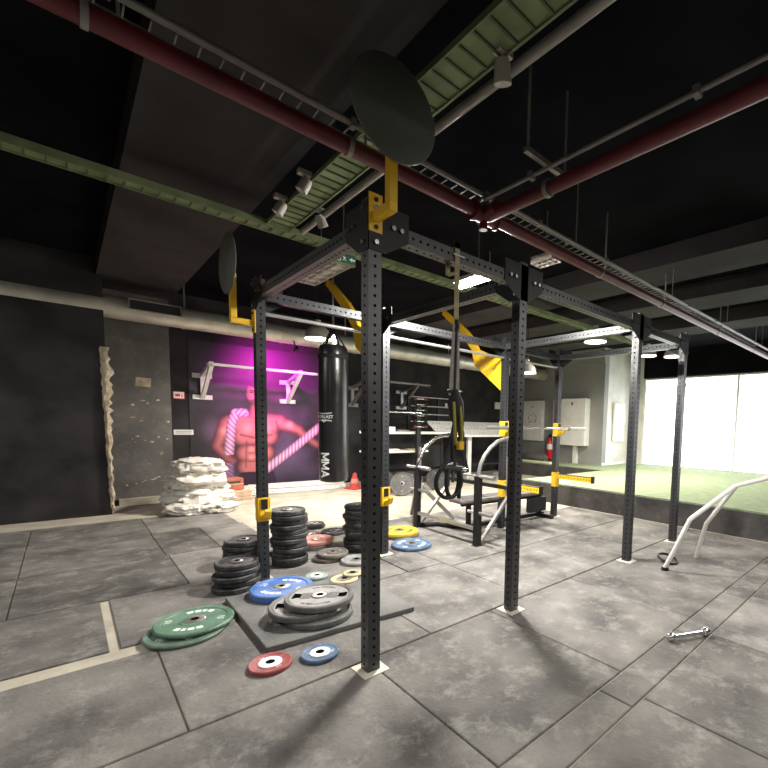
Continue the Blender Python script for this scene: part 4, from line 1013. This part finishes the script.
# green ladder trays
def tray(name,x0,x1,y0,y1,z,label,axis):
    t=empty(name,((x0+x1)/2,(y0+y1)/2,z),label,'cable tray','green cable trays')
    tb=MB().bbox((x0,y0,z),(x1,y1,z+.006))
    s=MB()
    if axis=='y':
        s.bbox((x0-.008,y0,z-.012),(x0,y1,z+.02)); s.bbox((x1,y0,z-.012),(x1+.008,y1,z+.02))
    else:
        s.bbox((x0,y0-.008,z-.012),(x1,y0,z+.045)); s.bbox((x0,y1,z-.012),(x1,y1+.008,z+.045))
    s.build('side_rails',M['tray'],t)
    s=tb; L=(y1-y0) if axis=='y' else (x1-x0); n=int(L/.10)
    for k in range(n):
        if axis=='y': s.bbox((x0,y0+k*.10,z-.009),(x1,y0+k*.10+.012,z),mi=1)
        else: s.bbox((x0+k*.10,y0,z-.009),(x0+k*.10+.012,y1,z),mi=1)
    s.build('tray_base',[M['tray'],M['traydk']],t)
    return t
tray('cable_tray',.15,.335,YN,2.2,3.1,'wide green cable tray running overhead towards the rear, left of centre','y')
tray('cable_tray',XL,7.3,2.08,2.20,3.085,'narrow green cable tray running across the room behind the rig','x')
pp=empty('conduit',(.43,-1.,3.08),'grey conduit alongside the wide green cable tray','pipe','thin ceiling conduits')
MB().cyl((.42,YN,3.09),(.42,2.0,3.09),.026,n=12).build('pipe',M['greypipe'],pp)
MB().cyl((.385,YN,3.15),(.385,2.0,3.15),.014,n=8).build('pipe',M['tray'],pp)
def spot(x,y,z,aim,label):
    t=empty('ceiling_spotlight',(x,y,z),label,'spotlight','small grey spotlights along the green tray')
    a=Vector(aim).normalized(); c=Vector((x,y,z))
    MB().lathe([(.001,-.05),(.03,-.045),(.038,-.02),(.042,.05),(.034,.052),(.001,.04)],n=20,c=c,ax=a).build('head',M['pendant'],t)
    b=MB(); b.bar(c,(x,y,z+.07),.02,.02); b.box((x,y,z+.08),(.09,.05,.03)); b.build('bracket',M['pendant'],t)
spot(.335,-.60,3.03,(.3,.2,-1),'grey ceiling spotlight on the tray near the top of the photo')
spot(.10,1.12,3.05,(-.5,.3,-1),'grey ceiling spotlight on the tray left side, right of the other left one')
spot(.10,1.60,3.05,(-.5,.3,-1),'grey ceiling spotlight on the tray left side where the trays meet')
spot(.40,1.55,3.04,(.6,.2,-1),'grey ceiling spotlight on the tray right side above the left rig beam')
# louvred luminaires
def louvre(lo,hi,z,label,lit=False,n=5):
    t=empty('ceiling_light',((lo[0]+hi[0])/2,(lo[1]+hi[1])/2,z),label,'ceiling light','louvred ceiling lights')
    h=MB(); x0,y0=lo; x1,y1=hi
    h.bbox((x0,y0,z+.05),(x1,y1,z+.07)); 
    for a,b in(((x0,y0),(x0+.01,y1)),((x1-.01,y0),(x1,y1)),((x0,y0),(x1,y0+.01)),((x0,y1-.01),(x1,y1))): h.bbox((*a,z),(*b,z+.05))
    h.build('housing',M['pendant'],t)
    v=MB()
    for k in range(1,n): y=y0+(y1-y0)*k/n; v.bbox((x0+.01,y-.004,z),(x1-.01,y+.004,z+.03))
    v.bbox(((x0+x1)/2-.004,y0+.01,z),((x0+x1)/2+.004,y1-.01,z+.03)); v.build('louvre',M['pendant'],t)
    MB().bbox((x0+.012,y0+.012,z+.035),(x1-.012,y1-.012,z+.048)).build('diffuser',M['lampflood'] if lit else M['white'],t)
    MB().bar(((x0+x1)/2,(y0+y1)/2,z+.07),((x0+x1)/2,(y0+y1)/2,ZC),.01,.01).build('hanger_rod',M['greypipe'],t)
louvre((.76,2.2),(1.03,3.20),3.0,'unlit white louvred ceiling light behind the left rig beam')
louvre((2.20,.53),(2.36,.80),3.0,'small unlit louvred ceiling light right of the front centre upright',n=4)
fl=empty('flood_light',(1.68,1.0,2.75),'glaring white tube light above the middle of the rig','ceiling light')
MB().bbox((1.60,.72,2.775),(1.76,1.29,2.81)).build('housing',M['pendant'],fl)
MB().cyl((1.68,.75,2.75),(1.68,1.26,2.75),.022,n=14).build('tube',M['lampflood'],fl)
MB().bar((1.68,1.0,2.81),(1.68,1.0,ZC),.01,.01).build('hanger_rod',M['greypipe'],fl)
f2=empty('flood_light',(2.6,1.8,3.0),'small bright batten light just right of the glaring tube light','ceiling light')
MB().bbox((2.58,1.68,3.0),(2.63,1.93,3.03)).build('diffuser',M['lamp'],f2); MB().bbox((2.57,1.66,3.03),(2.64,1.95,3.06)).build('housing',M['black'],f2)
MB().bar((2.6,1.8,3.06),(2.6,1.8,ZC),.01,.01).build('hanger_rod',M['greypipe'],f2)
# exit sign
ex=empty('exit_sign',(.81,2.0,2.96),'small green running man exit sign hanging behind the left rig beam','exit sign')
MB().bbox((.70,1.965,2.905),(.92,2.02,3.03)).build('housing',M['tray'],ex)
MB().bbox((.705,1.957,2.91),(.915,1.965,3.0)).build('panel',M['exit'],ex)
g_=MB(); y=1.954; ox,oz=-.17,-.13
def gb(x0,z0,x1,z1): g_.bbox((x0+ox,y,z0+oz),(x1+ox,y+.003,z1+oz))
gb(.93,3.055,.935,3.12); gb(.885,3.05,.935,3.055); gb(.885,3.115,.935,3.12)
g_.prism([(0,0),(.03,.02),(.03,.008),(.06,.008),(.06,-.008),(.03,-.008),(.03,-.02)],(1,0,0),(0,0,1),(1.02+ox,y+.001,3.085+oz),.003)
for (xa,za,xb,zb_,w_) in ((.955,3.10,.97,3.08,.008),(.97,3.08,.955,3.06,.006),(.97,3.08,.985,3.06,.006),(.955,3.095,.985,3.09,.005)): g_.bar((xa+ox,y+.001,za+oz),(xb+ox,y+.001,zb_+oz),w_,w_)
g_.cyl((.963+ox,y,3.112+oz),(.963+ox,y+.003,3.112+oz),.008,n=10)
g_.build('running_man',M['ink'],ex)
MB().bar((.81,1.99,3.03),(.81,1.99,ZC),.01,.01).build('hanger_rod',M['greypipe'],ex)
# pendants
def pendant(x,y,z,r_,label,power):
    t=empty('pendant_lamp',(x,y,z),label,'pendant lamp','dome pendant lamps')
    k=r_/.2
    MB().lathe([(.20*k,0),(.205*k,.012*k),(.19*k,.08*k),(.155*k,.15*k),(.10*k,.20*k),(.05*k,.22*k),(.045*k,.30*k),(.001,.305*k)],n=36,c=(x,y,z)).build('shade',M['pendant'],t)
    MB().lathe([(.001,.016),(.185*k,.016),(.192*k,.022),(.001,.03)],n=36,c=(x,y,z)).build('diffuser',M['lamp'],t)
    MB().cyl((x,y,z+.30*k),(x,y,ZC),.008,n=6).build('cable',M['black'],t)
    if power:
        l=bpy.data.lights.new('pendant_light','AREA'); l.shape='DISK'; l.size=r_*1.7; l.energy=power; l.color=(1,.93,.82); l.spread=PI*.9
        o=bpy.data.objects.new('pendant_light',l); col.objects.link(o); o.location=(x,y,z-.01)
pendant(1.77,4.88,2.69,.20,'dome pendant lamp glowing above the mural, left of the punching bag',75)
pendant(4.98,3.20,2.36,.17,'dome pendant lamp right of the front centre upright, before the grey wall',55)
pendant(5.82,2.29,2.95,.20,'dome pendant lamp over the turf, left of the right front upright',45)
pendant(7.57,2.10,2.90,.17,'small dome pendant lamp over the turf, just right of the right front upright',40)
pendant(7.95,1.72,2.90,.19,'dome pendant lamp at the far right over the turf',40)
bl=empty('glint_bulb',(1.62,4.0,2.5),'small added glowing bulb standing in for a lamp reflection beside the top of the punching bag','lamp')
MB().lathe([(.001,-.05),(.03,-.04),(.042,0),(.03,.04),(.015,.06),(.001,.065)],n=18,c=(1.64,4.0,2.56)).build('bulb',M['lamp'],bl)  # glowing ball added to stand for a lamp's bright reflection
MB().cyl((1.64,4.0,2.62),(1.64,4.0,2.70),.02).build('socket',M['black'],bl); MB().cyl((1.64,4.0,2.70),(1.64,4.0,ZC),.006,n=6).build('cable',M['black'],bl)  # socket and cable made up to carry the glowing ball
tag(MB().bbox((7.3,3.9,3.42),(8.1,4.9,3.498)).build('ceiling_cassette',M['black'],None,org=(7.7,4.4,3.42)),'flat black square cassette on the ceiling over the turf','ceiling unit')

# magenta wall washer
ms=empty('magenta_spotlight',(1.78,5.85,2.7),'small black spotlight below the duct throwing magenta light on the mural','spotlight')
MB().lathe([(.001,-.05),(.030,-.045),(.036,.0),(.038,.04),(.033,.042),(.001,.03)],n=20,c=(1.78,5.82,2.63),ax=(0,.85,-.5)).build('head',M['black'],ms)
MB().bar((1.78,5.83,2.64),(1.78,5.95,2.80),.015,.015).build('bracket',M['black'],ms)
def light(kind,name,loc,energy,color,aim=None,size=.3,sy=None,angle=None,blend=.5,shape=None):
    l=bpy.data.lights.new(name,kind); l.energy=energy; l.color=color
    if kind=='AREA':
        l.size=size
        if sy: l.shape='RECTANGLE'; l.size_y=sy
    if kind=='SPOT': l.spot_size=angle; l.spot_blend=blend; l.shadow_soft_size=size
    if kind=='POINT': l.shadow_soft_size=size
    o=bpy.data.objects.new(name,l); col.objects.link(o); o.location=loc
    if aim is not None: o.rotation_euler=(Vector(aim)-Vector(loc)).to_track_quat('-Z','Y').to_euler()
    return o
light('SPOT','magenta_beam',(1.78,5.86,2.60),270,(1.,.03,.72),aim=(1.82,7.1,2.2),size=.05,angle=1.75,blend=1)

light('AREA','flood_beam',(1.68,1.0,2.722),100,(1,.97,.92),aim=(1.68,1.0,0),size=.14,sy=.52)
# ceiling lamps of the rest of the room (same louvred kind, lit) behind and beside the camera
k=0
for (x,y) in ((-1.6,-3.6),(1.6,-3.2),(-3.2,-.4),(3.6,-2.6),(-3.0,3.2)):
    louvre((x-.15,y-.6),(x+.15,y+.6),3.0,'lit louvred ceiling light outside the photo, number %d along the near bays'%(k+1) if False else ['lit louvred ceiling light behind the camera on the left','lit louvred ceiling light behind the camera in the middle','lit louvred ceiling light over the far left bay','lit louvred ceiling light at the right foreground bay','lit louvred ceiling light over the left rear bay'][k],lit=False)
    light('AREA','louvre_beam',(x,y,2.985),[26,42,22,40,34][k],(1,.96,.90),aim=(x,y,0),size=.28,sy=1.15); k+=1

# ------------------------------------------------------------------ world and colour
wd=bpy.data.worlds.new('world'); sc.world=wd; wd.use_nodes=True
wd.node_tree.nodes['Background'].inputs[0].default_value=(.6,.65,.7,1); wd.node_tree.nodes['Background'].inputs[1].default_value=.3
vs_=sc.view_settings; vs_.view_transform='Standard'; vs_.look='None'; vs_.exposure=.95; vs_.gamma=1; vs_.use_curve_mapping=False
